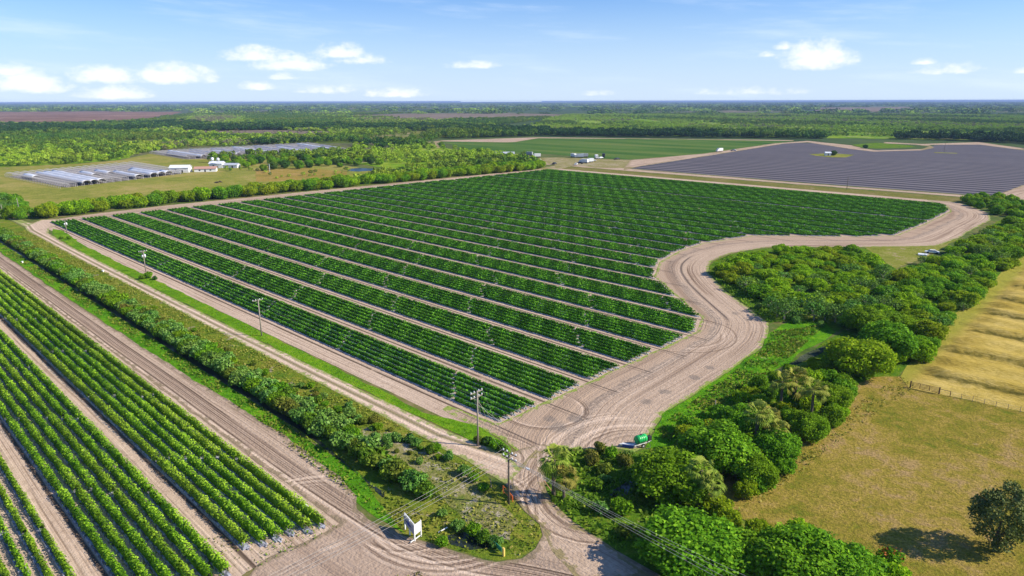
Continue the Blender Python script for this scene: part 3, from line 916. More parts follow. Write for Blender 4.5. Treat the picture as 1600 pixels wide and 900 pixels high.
# ------------------------------------------------------------------ leaf materials
L_main = leaf_mat('pepper_leaf', (0.022, 0.09, 0.005), (0.08, 0.26, 0.012), (0.22, 0.52, 0.035), 0.2, 0.2, (0.18, 0.40, 0.03), 0.12, 0.05)
L_left = leaf_mat('tomato_leaf', (0.07, 0.18, 0.008), (0.25, 0.47, 0.018), (0.46, 0.66, 0.05), 0.25, 0.2, (0.40, 0.48, 0.04), 0.14, 0.06)
L_tree = leaf_mat('tree_leaf', (0.05, 0.16, 0.008), (0.17, 0.39, 0.015), (0.34, 0.58, 0.03), 0.35, 0.25, (0.30, 0.44, 0.015), 0.25, 0.05)
L_bright = leaf_mat('bright_leaf', (0.07, 0.19, 0.006), (0.32, 0.56, 0.012), (0.54, 0.72, 0.03), 0.45, 0.25, (0.46, 0.52, 0.02), 0.3, 0.04)
L_dark = leaf_mat('dark_leaf', (0.018, 0.06, 0.010), (0.05, 0.14, 0.018), (0.12, 0.25, 0.03), 0.2, 0.25, (0.18, 0.25, 0.03), 0.15, 0.05)
L_grey = leaf_mat('castor_leaf', (0.04, 0.13, 0.016), (0.13, 0.30, 0.04), (0.32, 0.48, 0.14), 0.2, 0.25, (0.26, 0.36, 0.06), 0.2, 0.15)
L_lone = leaf_mat('juniper_leaf', (0.06, 0.085, 0.024), (0.16, 0.185, 0.05), (0.30, 0.32, 0.11), 0.12, 0.2, (0.13, 0.12, 0.04), 0.1, 0.3)
L_palm = leaf_mat('palm_leaf', (0.07, 0.13, 0.015), (0.20, 0.29, 0.03), (0.42, 0.44, 0.08), 0.15, 0.2, (0.36, 0.27, 0.06), 0.25, 0.4)
L_grass = leaf_mat('grass_blade', (0.06, 0.14, 0.012), (0.13, 0.26, 0.016), (0.25, 0.36, 0.03), 0.3, 0.2, (0.3, 0.26, 0.05), 0.3, 0.12)
L_drygrass = leaf_mat('dry_grass_blade', (0.10, 0.15, 0.016), (0.23, 0.26, 0.03), (0.38, 0.33, 0.08), 0.2, 0.2, (0.36, 0.24, 0.09), 0.35, 0.12)
L_red = leaf_mat('red_blossom', (0.2, 0.05, 0.01), (0.42, 0.10, 0.03), (0.6, 0.24, 0.07), 0.15, 0.1, (0.6, 0.2, 0.03), 0.1, 0.3)
L_far1 = leaf_mat('wood_leaf', (0.04, 0.11, 0.011), (0.075, 0.175, 0.015), (0.12, 0.25, 0.022), 0.0, 0.35, (0.26, 0.32, 0.025), 0.3, 0.004, oiw=0.25)
L_far2 = leaf_mat('scrub_leaf', (0.16, 0.29, 0.012), (0.27, 0.44, 0.018), (0.38, 0.53, 0.035), 0.0, 0.3, (0.45, 0.50, 0.06), 0.25, 0.005, oiw=0.25)
L_far3 = leaf_mat('bare_twig_leaf', (0.09, 0.085, 0.05), (0.21, 0.19, 0.11), (0.32, 0.29, 0.19), 0.0, 0.3, (0.28, 0.27, 0.09), 0.2, 0.01, oiw=0.25)
M_bark = simple('bark', (0.11, 0.085, 0.06), 0.9, var=0.4, scale=3)
M_twig = simple('dead_wood', (0.3, 0.25, 0.2), 0.9, var=0.3)


# ------------------------------------------------------------------ crop rows
def crop_mesh(name, u0, u1, v, hgt, wid, mat, plant=0.55, dens=1.0, gaps=(), lean=0.0, bottom=0.05, ragged=0.1, vigr=0.05):
    """one planted row: a leafy strip of single bushes, its coordinates relative to (u1, v)"""
    L = u1 - u0
    rp = random.uniform(0, 6.28)
    # leaf density from the real distance to where the photo was taken
    segs = np.arange(u0, u1, 4.0)
    Cs, Ns, Ss, Ts = [], [], [], []
    for s in segs:
        e = min(s + 4.0, u1)
        dist = math.hypot((s + e) / 2, v)
        k = (34 if dist < 170 else 26 if dist < 230 else 18 if dist < 330 else 14 if dist < 450 else 10) * dens
        sz = 0.20 if dist < 170 else 0.235 if dist < 230 else 0.27 if dist < 330 else 0.30 if dist < 450 else 0.35
        n = int(k * (e - s))
        x = rng.uniform(s, e, n)
        th = rng.uniform(-0.15, math.pi + 0.15, n)
        vig = 1.0 + (0.06 if mat is L_main else 0.16) * np.sin(x * .21 + rp + np.sin(x * .05 + rp) * 3) * np.sin(rp * 2 + x * .043) + vigr * np.sin(x * .9 + rp * 5) * np.sin(x * .33 + rp)
        pid = np.floor(x / plant)
        hsh = np.modf(np.sin(pid * 12.9898 + v * 78.233) * 43758.5453)[0]
        vig = vig * (1 + 0.13 * hsh)
        bump = (0.86 + 0.15 * np.cos(2 * math.pi * (x + rp) / plant)) * vig
        rr = bump * rng.uniform(0.86, 1.08, n) + rng.normal(0, ragged, n) * 0.5
        y = np.cos(th) * wid / 2 * rr
        z = bottom + (hgt - bottom) * (0.42 + 0.58 * np.clip(np.sin(th), -.6, 1) * rr)
        z = np.where(np.sin(th) < 0.35, rng.uniform(bottom, hgt * 0.75, n), z)
        Cs.append(np.stack([x, y, z], 1))
        N_ = np.stack([rng.normal(0, .45, n), np.cos(th) + rng.normal(0, .3, n), np.sin(th) * 0.9 + 0.2 + rng.normal(0, .3, n)], 1)
        Ns.append(N_); Ss.append(np.full(n, sz * (0.82 if mat is L_left else 1.0)) * rng.uniform(0.7, 1.25, n))
        Ts.append(np.clip(0.42 + 0.35 * np.abs(hsh) * np.sign(vig - 1) + (0.07 if mat is L_main else 0.2) * np.sin(x * .03 + v * .11) + rng.normal(0.0, 0.2, n), 0, 1))
        keepm = hsh < 0.985
        for L_ in (Cs, Ns, Ss, Ts): L_[-1] = L_[-1][keepm]
    C = np.concatenate(Cs); N_ = np.concatenate(Ns); S = np.concatenate(Ss); T = np.concatenate(Ts)
    for g in gaps:
        m = np.abs(C[:, 0] - g) > 0.3
        C, N_, S, T = C[m], N_[m], S[m], T[m]
    # filler core in darker leaf tints, keeps the row opaque
    ev, ef, et = [], [], []
    cuts = sorted([u0] + [g for g in gaps if u0 < g < u1] + [u1])
    prof = [(-.40, 0.03), (-.42, .55), (-.22, .84), (.22, .84), (.42, .55), (.40, 0.03)]
    for a, b in zip(cuts[:-1], cuts[1:]):
        a += 0.25; b -= 0.25
        if b - a < 1: continue
        st = 1.1 if math.hypot(a, v) < 230 else 2.2
        xs_ = np.arange(a, b, st)
        o = len(ev)
        for i, x in enumerate(xs_):
            k = 0.80 + 0.12 * math.cos(x * 5) + random.uniform(-.1, .08)
            for (py, pz) in prof:
                ev.append((x, py * wid * k * 1.1, pz * hgt * (k if pz > .1 else 1)))
        for i in range(len(xs_) - 1):
            for j in range(5):
                ef.append((o + i * 6 + j, o + i * 6 + j + 1, o + (i + 1) * 6 + j + 1, o + (i + 1) * 6 + j))
                et.append(random.uniform(0.0, 0.35))
    C[:, 0] -= u1
    ev = np.array(ev); ev[:, 0] -= u1
    return quads_mesh(name, C, N_, S, T, mat, 0.7, (ev, ef, et))


def bed_mesh(name, u0, u1, mat, wid=0.95, hh=0.16, off=0.0):
    mb = MB()
    n = max(1, int((u1 - u0) / 12))
    pr = [(-wid / 2, 0.0), (-wid / 2 + .1, hh), (wid / 2 - .1, hh), (wid / 2, 0.0)]
    v = []
    for i in range(n + 1):
        x = (u0 - u1) + (u1 - u0) * i / n
        w_ = 0.03 * math.sin(i * 1.3)
        v += [(x, y + w_ + off, z) for y, z in pr]
    f = []
    for i in range(n):
        for j in range(3):
            f.append((i * 4 + j, (i + 1) * 4 + j, (i + 1) * 4 + j + 1, i * 4 + j + 1))
    f.append(tuple(range(4))); f.append(tuple(range(4 * n, 4 * n + 4))[::-1])
    mb.add(v, f)
    # gathered, soil-weighted plastic at the row end
    mb.box((0.2, random.uniform(-.1, .1) + off, 0.07), (0.45, 0.3, 0.14), random.uniform(-.4, .4), random.uniform(-.2, .2))
    return mb.me(name, mat)


t = NT('silver_mulch')
t.bsdf.inputs['Base Color'].default_value = (.6, .6, .66, 1)
nz_ = t.noise(t.sc(t.pos(), 0.4, 2.0), 1.2, 4)
M_mulch = t.finish(t.mix(t.step(nz_, 0.35, 0.6), (0.17, 0.165, 0.17), (0.40, 0.39, 0.41)), 0.6, nz_, 0.4, 0.05, spec=0.15)
t = NT('grey_mulch')
nz_ = t.noise(t.sc(t.pos(), 0.8, 2.0), 1.6, 5)
M_mulch2 = t.finish(t.mix(t.step(nz_, 0.4, 0.62), (0.09, 0.09, 0.12), (0.42, 0.42, 0.50)), 0.4, nz_, 0.5, 0.05, spec=0.5)

ORD = ['first', 'second', 'third', 'fourth', 'fifth', 'sixth', 'seventh', 'eighth', 'ninth', 'tenth', 'eleventh', 'twelfth', 'thirteenth',
       'fourteenth', 'fifteenth', 'sixteenth', 'seventeenth', 'eighteenth', 'nineteenth', 'twentieth', 'twenty-first', 'twenty-second',
       'twenty-third', 'twenty-fourth', 'twenty-fifth', 'twenty-sixth', 'twenty-seventh', 'twenty-eighth', 'twenty-ninth']

bound = [(-85.6, 160.0)] + inner_far
bd = np.array(bound)


def row_end(v):
    if v <= 160: return -85.8
    best = None
    for a, b in zip(bound[:-1], bound[1:]):
        if (a[1] - v) * (b[1] - v) <= 0 and abs(a[1] - b[1]) > 1e-6:
            q = (v - a[1]) / (b[1] - a[1])
            x = a[0] + (b[0] - a[0]) * q
            best = x if best is None else max(best, x) if False else x
            break
    return (best if best is not None else -110) - 1.0


NB = 27
for bl in range(NB):
    for k in range(6):
        v = 85.7 + 14.4 * bl + k * 1.86
        if v > 479 or (bl == 21 and k == 5): continue
        u1 = row_end(v) + random.uniform(-.5, .3)
        u0 = (-414 if v < 160 else -413 if v < 350 else -409.5) + random.uniform(-.6, .6)
        g0 = -100 - k * 2.0 - (bl % 3) * 9
        gaps = [g0 - 42 * i + random.uniform(-1.2, 1.2) for i in range(9)]
        gaps = [g for g in gaps if u0 + 3 < g < u1 - 3]
        root = empty('crop_row', (u1, v, 0.02))
        tag(root, f'dark green crop row, {ORD[k]} in {ORD[bl]} block of large field, counting from near edge', 'crop row', 'crop rows of the large dark green field')
        link('foliage', crop_mesh('foliage', u0, u1, v, 0.95, 1.0, L_main, 0.62, 1.0, gaps), root)
        link('plastic_mulch', bed_mesh('plastic_mulch', u0 - 1, u1 + 0.6, M_mulch, 1.05, 0.17, -0.28), root)

lv0 = 43.3
for bl in range(4):
    for k in range(6):
        v = lv0 - 14.4 * bl - k * 1.98
        if v < -12: continue
        u1 = -80.2 - (0.6 * k if bl == 0 else 0) + random.uniform(-.6, .4)
        u0 = -302 if bl == 0 else -262 if bl == 1 else -200
        gaps = [-108 - k * 2 + random.uniform(-1, 1) - 38 * i for i in range(6)]
        root = empty('crop_row', (u1, v, 0.02))
        tag(root, f'bright leggy crop row, {ORD[k]} in {ORD[bl]} block left of the wide sandy road', 'crop row', 'crop rows of the lower left field')
        hgt = 1.75 if bl < 2 else 1.25
        link('foliage', crop_mesh('foliage', u0, u1, v, hgt, 1.15 if bl < 2 else 0.85, L_left, 0.75, 1.6 if bl < 2 else 1.0, gaps, bottom=0.25, ragged=0.25, vigr=0.12), root)
        link('plastic_mulch', bed_mesh('plastic_mulch', u0 - 1, u1 + 0.8, M_mulch2, 1.15, 0.2, -0.15), root)


# ------------------------------------------------------------------ trees
def lobes_points(lobes, n, shell=0.38, top_bias=0.15):
    """points on the visible skin of a cluster of ellipsoids"""
    lb = np.array([l[:3] for l in lobes]); lr = np.array([l[3:] for l in lobes])
    area = (lr[:, 0] * lr[:, 1] + lr[:, 0] * lr[:, 2]); area = area / area.sum()
    idx = rng.choice(len(lobes), int(n * 1.9), p=area)
    d = rng.normal(size=(len(idx), 3)); d[:, 2] += top_bias
    d /= np.linalg.norm(d, axis=1, keepdims=True)
    rad = (rng.uniform(1 - shell, 1.02, len(idx)) + np.abs(rng.normal(0, .19, len(idx))))[:, None]
    C = lb[idx] + d * lr[idx] * rad
    keep = np.ones(len(idx), bool)
    for i in range(len(lobes)):
        q = np.linalg.norm((C - lb[i]) / lr[i], axis=1)
        keep &= ~((q < 0.7) & (idx != i))
    C, d, idx = C[keep][:n], d[keep][:n], idx[keep][:n]
    return C, d, idx


def crown_mesh(name, mat, rad, zc, hz_, nl, nleaf, lsz, lobe=0.45, flat=1.0, bare=0.0, seed=0, low=0.0):
    """irregular crown: many lobes through a volume, leaves on their skins"""
    global rng
    old = rng
    rng = np.random.default_rng(seed + 100)
    lobes = [(0, 0, zc - hz_ * .08, rad * .72, rad * .70, hz_ * .74)]
    nl += 1
    for i in range(nl - 1):
        p = rng.normal(size=3); p[2] = p[2] * .8 + .25
        p /= np.linalg.norm(p)
        p *= rng.uniform(.62, 1.0)
        rr = rad * lobe * rng.uniform(0.6, 1.3)
        lobes.append((p[0] * (rad - rr * .55), p[1] * (rad - rr * .55), zc + p[2] * (hz_ - rr * .45), rr, rr * rng.uniform(.8, 1.1), rr * 0.85 * flat))
    C, d, idx = lobes_points(lobes, nleaf)
    n = len(C)
    m = C[:, 2] > 0.05
    C, d, idx = C[m], d[m], idx[m]
    n = len(C)
    N_ = d + np.array((0, 0, .25)) + rng.normal(0, 0.75, (n, 3))
    lobt = rng.uniform(-0.16, 0.2, nl)
    T = np.clip(0.40 + lobt[idx] + rng.normal(0, 0.2, n), 0, 1)
    S = lsz * rng.uniform(0.6, 1.35, n)
    me = quads_mesh(name, C, N_, S, T, mat, 0.7)
    rng = old
    return me


def trunk_mesh(name, h, r0, limbs, mat, seed=0, spread=1.5):
    rd = random.Random(seed)
    mb = MB()
    mb.path([(0, 0, -.2), (rd.uniform(-.1, .1), rd.uniform(-.1, .1), h * .4), (rd.uniform(-.2, .2), rd.uniform(-.2, .2), h * .75), (0, 0, h)], [r0 * 1.3, r0, r0 * .7, r0 * .35])
    for i in range(limbs):
        a = 2 * math.pi * i / limbs + rd.uniform(-.4, .4)
        z0 = h * rd.uniform(.3, .6)
        L = spread * rd.uniform(.7, 1.1)
        mb.path([(0, 0, z0), (math.cos(a) * L * .5, math.sin(a) * L * .5, z0 + h * .2), (math.cos(a) * L, math.sin(a) * L, z0 + h * .42)], [r0 * .5, r0 * .33, r0 * .12], 5)
    return mb.me(name, mat)


class Proto:
    pass


def proto(kind, trunk, crown, name_crown='crown', name_trunk='trunk'):
    p = Proto(); p.kind = kind; p.trunk = trunk; p.crown = crown; p.nc = name_crown; p.nt = name_trunk
    return p


def plant(p, x, y, s=1.0, label='', cat='tree', group=None, rz=None, sz=None, z=0.0, kind=None):
    o = empty(kind or p.kind, (x, y, z), random.uniform(0, 6.28) if rz is None else rz)
    o.scale = (s, s, s * (sz or 1.0))
    tag(o, label, cat, group)
    if p.trunk: link(p.nt, p.trunk, o)
    for c in (p.crown if isinstance(p.crown, list) else [p.crown]):
        link(p.nc if not isinstance(c, tuple) else c[0], c if not isinstance(c, tuple) else c[1], o)
    return o


big = []      # near broad trees, unit = 6 m crown radius 5
for i, mt in enumerate((L_tree, L_tree, L_bright, L_dark, L_tree)):
    big.append(proto('broadleaf_tree', trunk_mesh('trunk', 3.4, .28, 5, M_bark, i, 2.2),
                     crown_mesh('crown', mt, 4.2, 3.1, 2.9, 60, 13000, 0.185, 0.25, seed=i)))
med = []      # windbreak trees seen from 150 to 450 m, crown radius 3
for i, mt in enumerate((L_bright, L_bright, L_bright, L_tree, L_bright, L_tree)):
    med.append(proto('bushy_tree', trunk_mesh('trunk', 2.4, .18, 4, M_bark, i + 20, 1.4),
                     crown_mesh('crown', mt, 3.0, 1.9, 1.9, 26, 4200, 0.20, 0.30, seed=i + 20)))
bare_t = proto('sparse_tree', trunk_mesh('trunk', 3.2, .16, 7, M_twig, 77, 2.0), crown_mesh('crown', L_grey, 2.6, 2.6, 1.6, 16, 500, 0.22, 0.4, seed=77))
shrub = []
for i, mt in enumerate((L_grey, L_grey, L_tree, L_grass, L_dark)):
    shrub.append(proto('shrub', trunk_mesh('stem', .9, .05, 5, M_bark, i + 40, .7),
                       crown_mesh('foliage', mt, 1.15, 0.85, 0.85, 20, 1100, 0.15, 0.32, seed=i + 40), 'foliage', 'stem'))


def palm_proto(seed, h=4.5, skirt=True):
    rd = random.Random(seed)
    tr = MB().path([(0, 0, -.2), (.08, 0, h * .5), (.02, .05, h)], [.24, .2, .19], 8).me('trunk', M_bark)
    V, Fc, T = [], [], []
    nf = 34
    for i in range(nf):
        a = rd.uniform(0, 6.28)
        el_ = rd.uniform(-0.9, 1.3)
        Lp = rd.uniform(.9, 1.3)
        d = Vector((math.cos(a) * math.cos(el_), math.sin(a) * math.cos(el_), math.sin(el_)))
        base = Vector((0, 0, h)) + d * Lp
        side = Vector((-math.sin(a), math.cos(a), 0))
        up = side.cross(d)
        nb = 9
        for k in range(nb):
            q = (k / (nb - 1) - .5) * 2.3
            dd = (d * math.cos(q) + side * math.sin(q)).normalized()
            L = rd.uniform(.85, 1.1)
            w_ = .075
            pr = dd.cross(up).normalized() * w_
            tip = base + dd * L + Vector((0, 0, -.38 * L))
            mid_ = base + dd * L * .55
            o = len(V)
            V += [tuple(base - pr * .3), tuple(base + pr * .3), tuple(mid_ + pr), tuple(mid_ - pr)]
            Fc.append((o, o + 1, o + 2, o + 3)); T.append(min(1, max(0, .45 + el_ * .25 + rd.uniform(-.2, .2))))
            V += [tuple(mid_ - pr), tuple(mid_ + pr), tuple(tip + pr * .2), tuple(tip - pr * .2)]
            Fc.append((o + 4, o + 5, o + 6, o + 7)); T.append(min(1, max(0, .5 + el_ * .25 + rd.uniform(-.2, .2))))
        o = len(V)
        s_ = side * .025
        V += [tuple(Vector((0, 0, h)) - s_), tuple(Vector((0, 0, h)) + s_), tuple(base + s_), tuple(base - s_)]
        Fc.append((o, o + 1, o + 2, o + 3)); T.append(.7)
    me_ = bpy.data.meshes.new('fronds')
    me_.from_pydata(V, [], Fc)
    at = me_.attributes.new('tint', 'FLOAT', 'FACE'); at.data.foreach_set('value', np.array(T, 'f'))
    me_.materials.append(L_palm)
    return proto('cabbage_palm', tr, me_, 'fronds')


palms = [palm_proto(i, hh) for i, hh in enumerate((4.6, 3.6, 5.2))]

# ---- the named big trees beside the loop road (crown centre px, radius m)
BT = [
    (1050, 738, 1.5, 0, 'broad dark green tree beside the green tank cart'),
    (1080, 838, 1.72, 1, 'largest glossy green tree at the bottom edge between road and pasture'),
    (1125, 695, 1.6, 4, 'dark green tree behind the tank cart, pasture side'),
    (1168, 655, 1.15, 0, 'mid green tree just up the hedge from the tank cart'),
    (1347, 556, 1.7, 2, 'tall knobbly bright crown standing at the hay field gate'),
    (1388, 530, 1.65, 0, 'round dark green tree behind the gate tree, beside the hay edge'),
    (1352, 498, 1.35, 1, 'dark green tree behind the knobbly gate tree, on its left'),
    (1190, 862, 1.2, 4, 'bright green tree at the bottom, right of the largest tree'),
    (1250, 872, 1.55, 0, 'green tree at the bottom edge in front of the pasture'),
    (1325, 890, 1.25, 1, 'low green tree at the bottom edge by the red blossoms'),
    (1215, 700, .95, 1, 'small round green tree against the pasture edge'),
    (1262, 668, .85, 4, 'small green tree between palms and pasture'),
    (1180, 738, .85, 0, 'lowest small green tree on the dry pasture edge'),
    (1300, 622, .9, 4, 'small green tree in the hedge just below the gate tree'),
]
for (x, y, s, k, lb) in BT:
    zc = 2.5 * s
    p = P(x, y, zc)
    plant(big[k], p[0], p[1], s, lb, 'tree', None, sz=0.6 if s > 1.7 and y > 800 else 0.7 if s > 1.1 and y > 600 else 0.8 if s > 1.3 else 0.95)

PT = [(866, 730, 1.4, 'tall cabbage palm beside the lane by the road junction'), (882, 745, 1.15, 'yellowing cabbage palm right of the tall lane palm'),
      (1095, 752, 1.2, 'yellow-fronded palm between the two big hedge trees'), (1112, 765, 1.1, 'pale drooping palm at the right of the largest tree'),
      (1243, 596, 1.7, 'cabbage palm in the hedge left of the gate tree'), (1222, 612, 1.3, 'shorter cabbage palm left of the hedge palm'),
      (1183, 660, 1.5, 'golden palm above the dark tree behind the tank cart'), (1202, 655, 1.3, 'slim golden palm farther up the hedge'),
      (1270, 625, 1.35, 'palm on the pasture edge below the hedge palms'), (1215, 680, 1.1, 'low palm at the dry pasture corner')]
for i, (x, y, s, lb) in enumerate(PT):
    p = P(x, y, 3.6 * s)
    plant(palms[i % 3], p[0], p[1], s, lb, 'palm', None)


def scatter(poly, spacing, seed=0, mindist=None, avoid=()):
    rd = np.random.default_rng(seed)
    P_ = np.array(poly)
    x0, y0 = P_.min(0); x1, y1 = P_.max(0)
    n = int((x1 - x0) * (y1 - y0) / spacing ** 2 * 2.2) + 10
    X = rd.uniform(x0, x1, n); Y = rd.uniform(y0, y1, n)
    m = in_poly(X, Y, poly)
    for a in avoid: m &= ~in_poly(X, Y, a)
    X, Y = X[m], Y[m]
    out = []
    cell = {}
    md = mindist or spacing * 0.75
    for x, y in zip(X, Y):
        cx, cy = int(x // md), int(y // md)
        ok = True
        for i in (-1, 0, 1):
            for j in (-1, 0, 1):
                for q in cell.get((cx + i, cy + j), ()):
                    if (q[0] - x) ** 2 + (q[1] - y) ** 2 < md * md: ok = False
        if ok:
            cell.setdefault((cx, cy), []).append((x, y)); out.append((x, y))
    return out


def wood(poly, spacing, protos, smin, smax, label, group, seed, cat='tree', szr=(0.85, 1.2), avoid=(), kind=None):
    pts = scatter(poly, spacing, seed, avoid=avoid)
    rd = random.Random(seed)
    for x, y in pts:
        plant(rd.choice(protos), x, y, rd.uniform(smin, smax), label, cat, group, rz=rd.uniform(0, 6.28), sz=rd.uniform(*szr), kind=kind)
    return len(pts)


cnt = {}
# thicket island inside the bend of the loop road
cnt['island'] = wood(PP([(1130, 432), (1145, 415), (1185, 398), (1250, 392), (1330, 395), (1372, 412), (1385, 440), (1345, 470), (1290, 482), (1225, 480), (1165, 462)]), 4.9, [med[1], med[2], med[4], med[0], med[5], med[2], bare_t, med[1]], 0.7, 1.6,
     'leafy green bush-tree in the thicket inside the road bend', 'trees of the thicket inside the road bend', 11, szr=(0.5, 0.85), kind='thicket_tree')
# windbreak up the hay field edge
cnt['hayedge'] = wood(PP([(1390, 455), (1400, 440), (1440, 415), (1500, 392), (1545, 365), (1605, 345), (1640, 335), (1640, 372), (1600, 398), (1528, 462), (1432, 566), (1395, 575), (1330, 500)]), 5.2, [med[2], med[4], med[0], bare_t, med[1], med[3], med[5]], 0.75, 1.5,
     'leafy yellow-green tree in the windbreak along the hay field', 'trees of the windbreak along the hay field', 12, szr=(0.62, 0.95), kind='hedge_tree')
cnt['mid'] = wood(PP([(1060, 690), (1100, 655), (1180, 610), (1240, 575), (1300, 545), (1350, 610), (1315, 650), (1250, 718), (1165, 795), (1120, 740)]), 4.3, [med[0], med[1], med[3], med[5]], 0.6, 0.95,
     'green bush-tree filling the hedge between canal and pasture', 'bush-trees of the hedge beside the pasture', 13)
cnt['bottom'] = wood(PP([(1010, 880), (1120, 800), (1160, 830), (1290, 862), (1400, 905), (1420, 960), (1100, 960)]), 4.0, [med[0], med[2], med[5], med[1]], 0.7, 1.05,
     'green bush-tree at the bottom edge below the pasture', 'bush-trees along the bottom edge', 14)
# far left windbreak beyond the end of the main field
cnt['lwb'] = wood([(-432, 84), (-437, 140), (-436, 230), (-432, 300), (-424, 400), (-420, 470), (-430, 486), (-440, 470), (-442, 400), (-446, 300), (-450, 230), (-452, 140), (-448, 84)], 6.2, [med[0], med[5], med[0], med[1], med[5], med[0]], 1.5, 2.0,
     'round green tree in the windbreak beyond the end of the crop rows', 'trees of the windbreak at the end of the crop rows', 15, kind='windbreak_tree')
cnt['lcorner'] = wood(PP([(0, 335), (28, 345), (45, 335), (30, 318), (0, 312)]), 5.5, [med[3], bare_t, med[3]], 1.0, 1.5,
     'dark tree at the far left corner beside the lane', 'trees at the far left corner', 16)
# shrub bank along the ditch
rd = random.Random(5)
k = 0
uu_ = -395.0
while uu_ < -74:
    for v_ in (58.7, 61.2):
        if uu_ > -92 and v_ > 60: continue
        s = rd.uniform(1.2, 2.0)
        v2 = v_ + rd.uniform(-.6, .6)
        plant(shrub[rd.choice((0, 0, 1, 2, 3, 3))], uu_ + rd.uniform(-.6, .6), v2, s, 'grey-green leafy shrub in the dense bank along the roadside ditch', 'shrub', 'shrubs along the roadside ditch', rz=rd.uniform(0, 6))
        k += 1
    uu_ += 2.55
cnt['ditch'] = k
lb_ = 'low bushy weed between the ditch shrubs and the sandy strip'
wood([(-128, 63.2), (-88, 63.2), (-80, 65.5), (-84, 68.6), (-128, 68.6)], 2.6, [shrub[2], shrub[3], shrub[0], shrub[3]], .4, .95, lb_, 'bushy weeds beside the sandy strip', 62, 'weed', kind='weed_bush')
wood([(-215, 63.2), (-130, 63.2), (-130, 67), (-215, 66.5)], 5.5, [shrub[2], shrub[3], shrub[0]], .4, .9, 'low green weed bush in the rough grass before the far lane', 'weed bushes in the rough grass', 63, 'weed', kind='weed_bush')
# scattered weeds shrubs on the rough strip near the junction
for i, (x, y, s) in enumerate([(545, 645, 1.1), (560, 655, .9), (590, 665, .8), (620, 683, 1.0), (650, 690, .9), (680, 700, 1.0), (700, 712, .9), (725, 735, 1.0), (740, 745, .8), (505, 618, .8), (470, 600, .7), (755, 760, .8),
                              (715, 820, .9), (740, 828, 1.0), (755, 838, 1.0), (775, 845, .9), (690, 845, .8), (665, 770, .8), (690, 800, .7)]):
    p = P(x, y, .8)
    plant(shrub[i % 3 + (1 if i > 11 else 0)], p[0], p[1], s, 'low green shrub on the rough strip between lane and ditch', 'shrub', 'shrubs of the rough strip by the junction')
for i, (x, y, s) in enumerate([(232, 432, 1.3), (222, 434, .9), (242, 435, .8), (108, 372, .9), (96, 372, .8), (760, 690, .9), (775, 697, 1.0), (748, 688, .8), (786, 702, .8)]):
    p = P(x, y, .5)
    plant(shrub[(2, 3, 4)[i % 3]], p[0], p[1], s, ('bush at the foot of the pole with the transformer' if i < 3 else 'low bush at the foot of the farthest lane pole' if i < 5 else 'weedy bush at the foot of the guyed pole'), 'bush',
          ('bushes at the transformer pole', 'bushes at the farthest pole', 'bushes at the guyed pole')[0 if i < 3 else 1 if i < 5 else 2])
# shrubs in the patch between the palm and the tank cart, and roadside weeds at the bottom
cnt['patch'] = wood(PP([(890, 720), (935, 705), (985, 712), (985, 745), (950, 770), (905, 790), (940, 830), (1000, 850), (1010, 790), (960, 790), (880, 770)]), 3.2, [shrub[2], shrub[3], shrub[0], shrub[3]], 0.8, 1.35,
     'weedy shrub between the lane and the big hedge trees', 'shrubs between the lane and the hedge', 17, 'shrub')
cnt['grey'] = wood(PP([(1200, 480), (1260, 490), (1330, 480), (1345, 450), (1380, 440), (1400, 470), (1330, 510), (1290, 515), (1210, 500), (1175, 478)]), 3.4, [shrub[0], shrub[1], shrub[0], bare_t], 1.0, 1.5,
     'grey-green shrub below the thicket beside the bank', 'grey-green shrubs below the thicket', 18, 'shrub')
cnt['farshrub'] = wood(PP([(1500, 318), (1545, 330), (1560, 340), (1600, 345), (1600, 322), (1570, 315), (1545, 308), (1510, 312)]), 6.5, [med[3], med[3], med[2]], 0.8, 1.2,
     'dark bush where the loop road meets the grey field', 'bushes at the corner of the grey field', 19)
# trees round the farmstead
cnt['farm'] = wood(PP([(335, 252), (420, 247), (470, 250), (520, 252), (580, 250), (600, 258), (540, 262), (500, 262), (440, 266), (400, 268), (385, 262), (340, 262)]), 13, [big[0], big[3], big[4], big[2]], 0.75, 1.15,
     'large shade tree round the farmstead by the hoop tunnels', 'shade trees round the farmstead', 20)


# lone tree in the pasture
lone = proto('lone_tree', trunk_mesh('trunk', 4.5, .3, 6, M_bark, 91, 2.0), crown_mesh('crown', L_lone, 3.5, 5.1, 4.9, 80, 9000, 0.15, 0.2, seed=91))
p = P(1555, 862)
plant(lone, p[0], p[1], 1.08, 'lone dark olive tree standing in the dry pasture, lower right', 'tree')
# red flowering shrub
rs = shrub[2]
for i, (x, y, s) in enumerate([(1392, 872, 1.3)]):
    p = P(x, y, 1)
    o = plant(proto('flowering_shrub', rs.trunk, [('foliage', rs.crown), ('blossom', crown_mesh('blossom', L_red, 1.25, 1.1, .9, 14, 150, 0.12, .4, seed=55))], 'foliage', 'stem'),
              p[0], p[1], s, 'shrub with orange-red blossoms at the bottom edge of the pasture', 'shrub')

# ------------------------------------------------------------------ grass and weeds (uncountable)


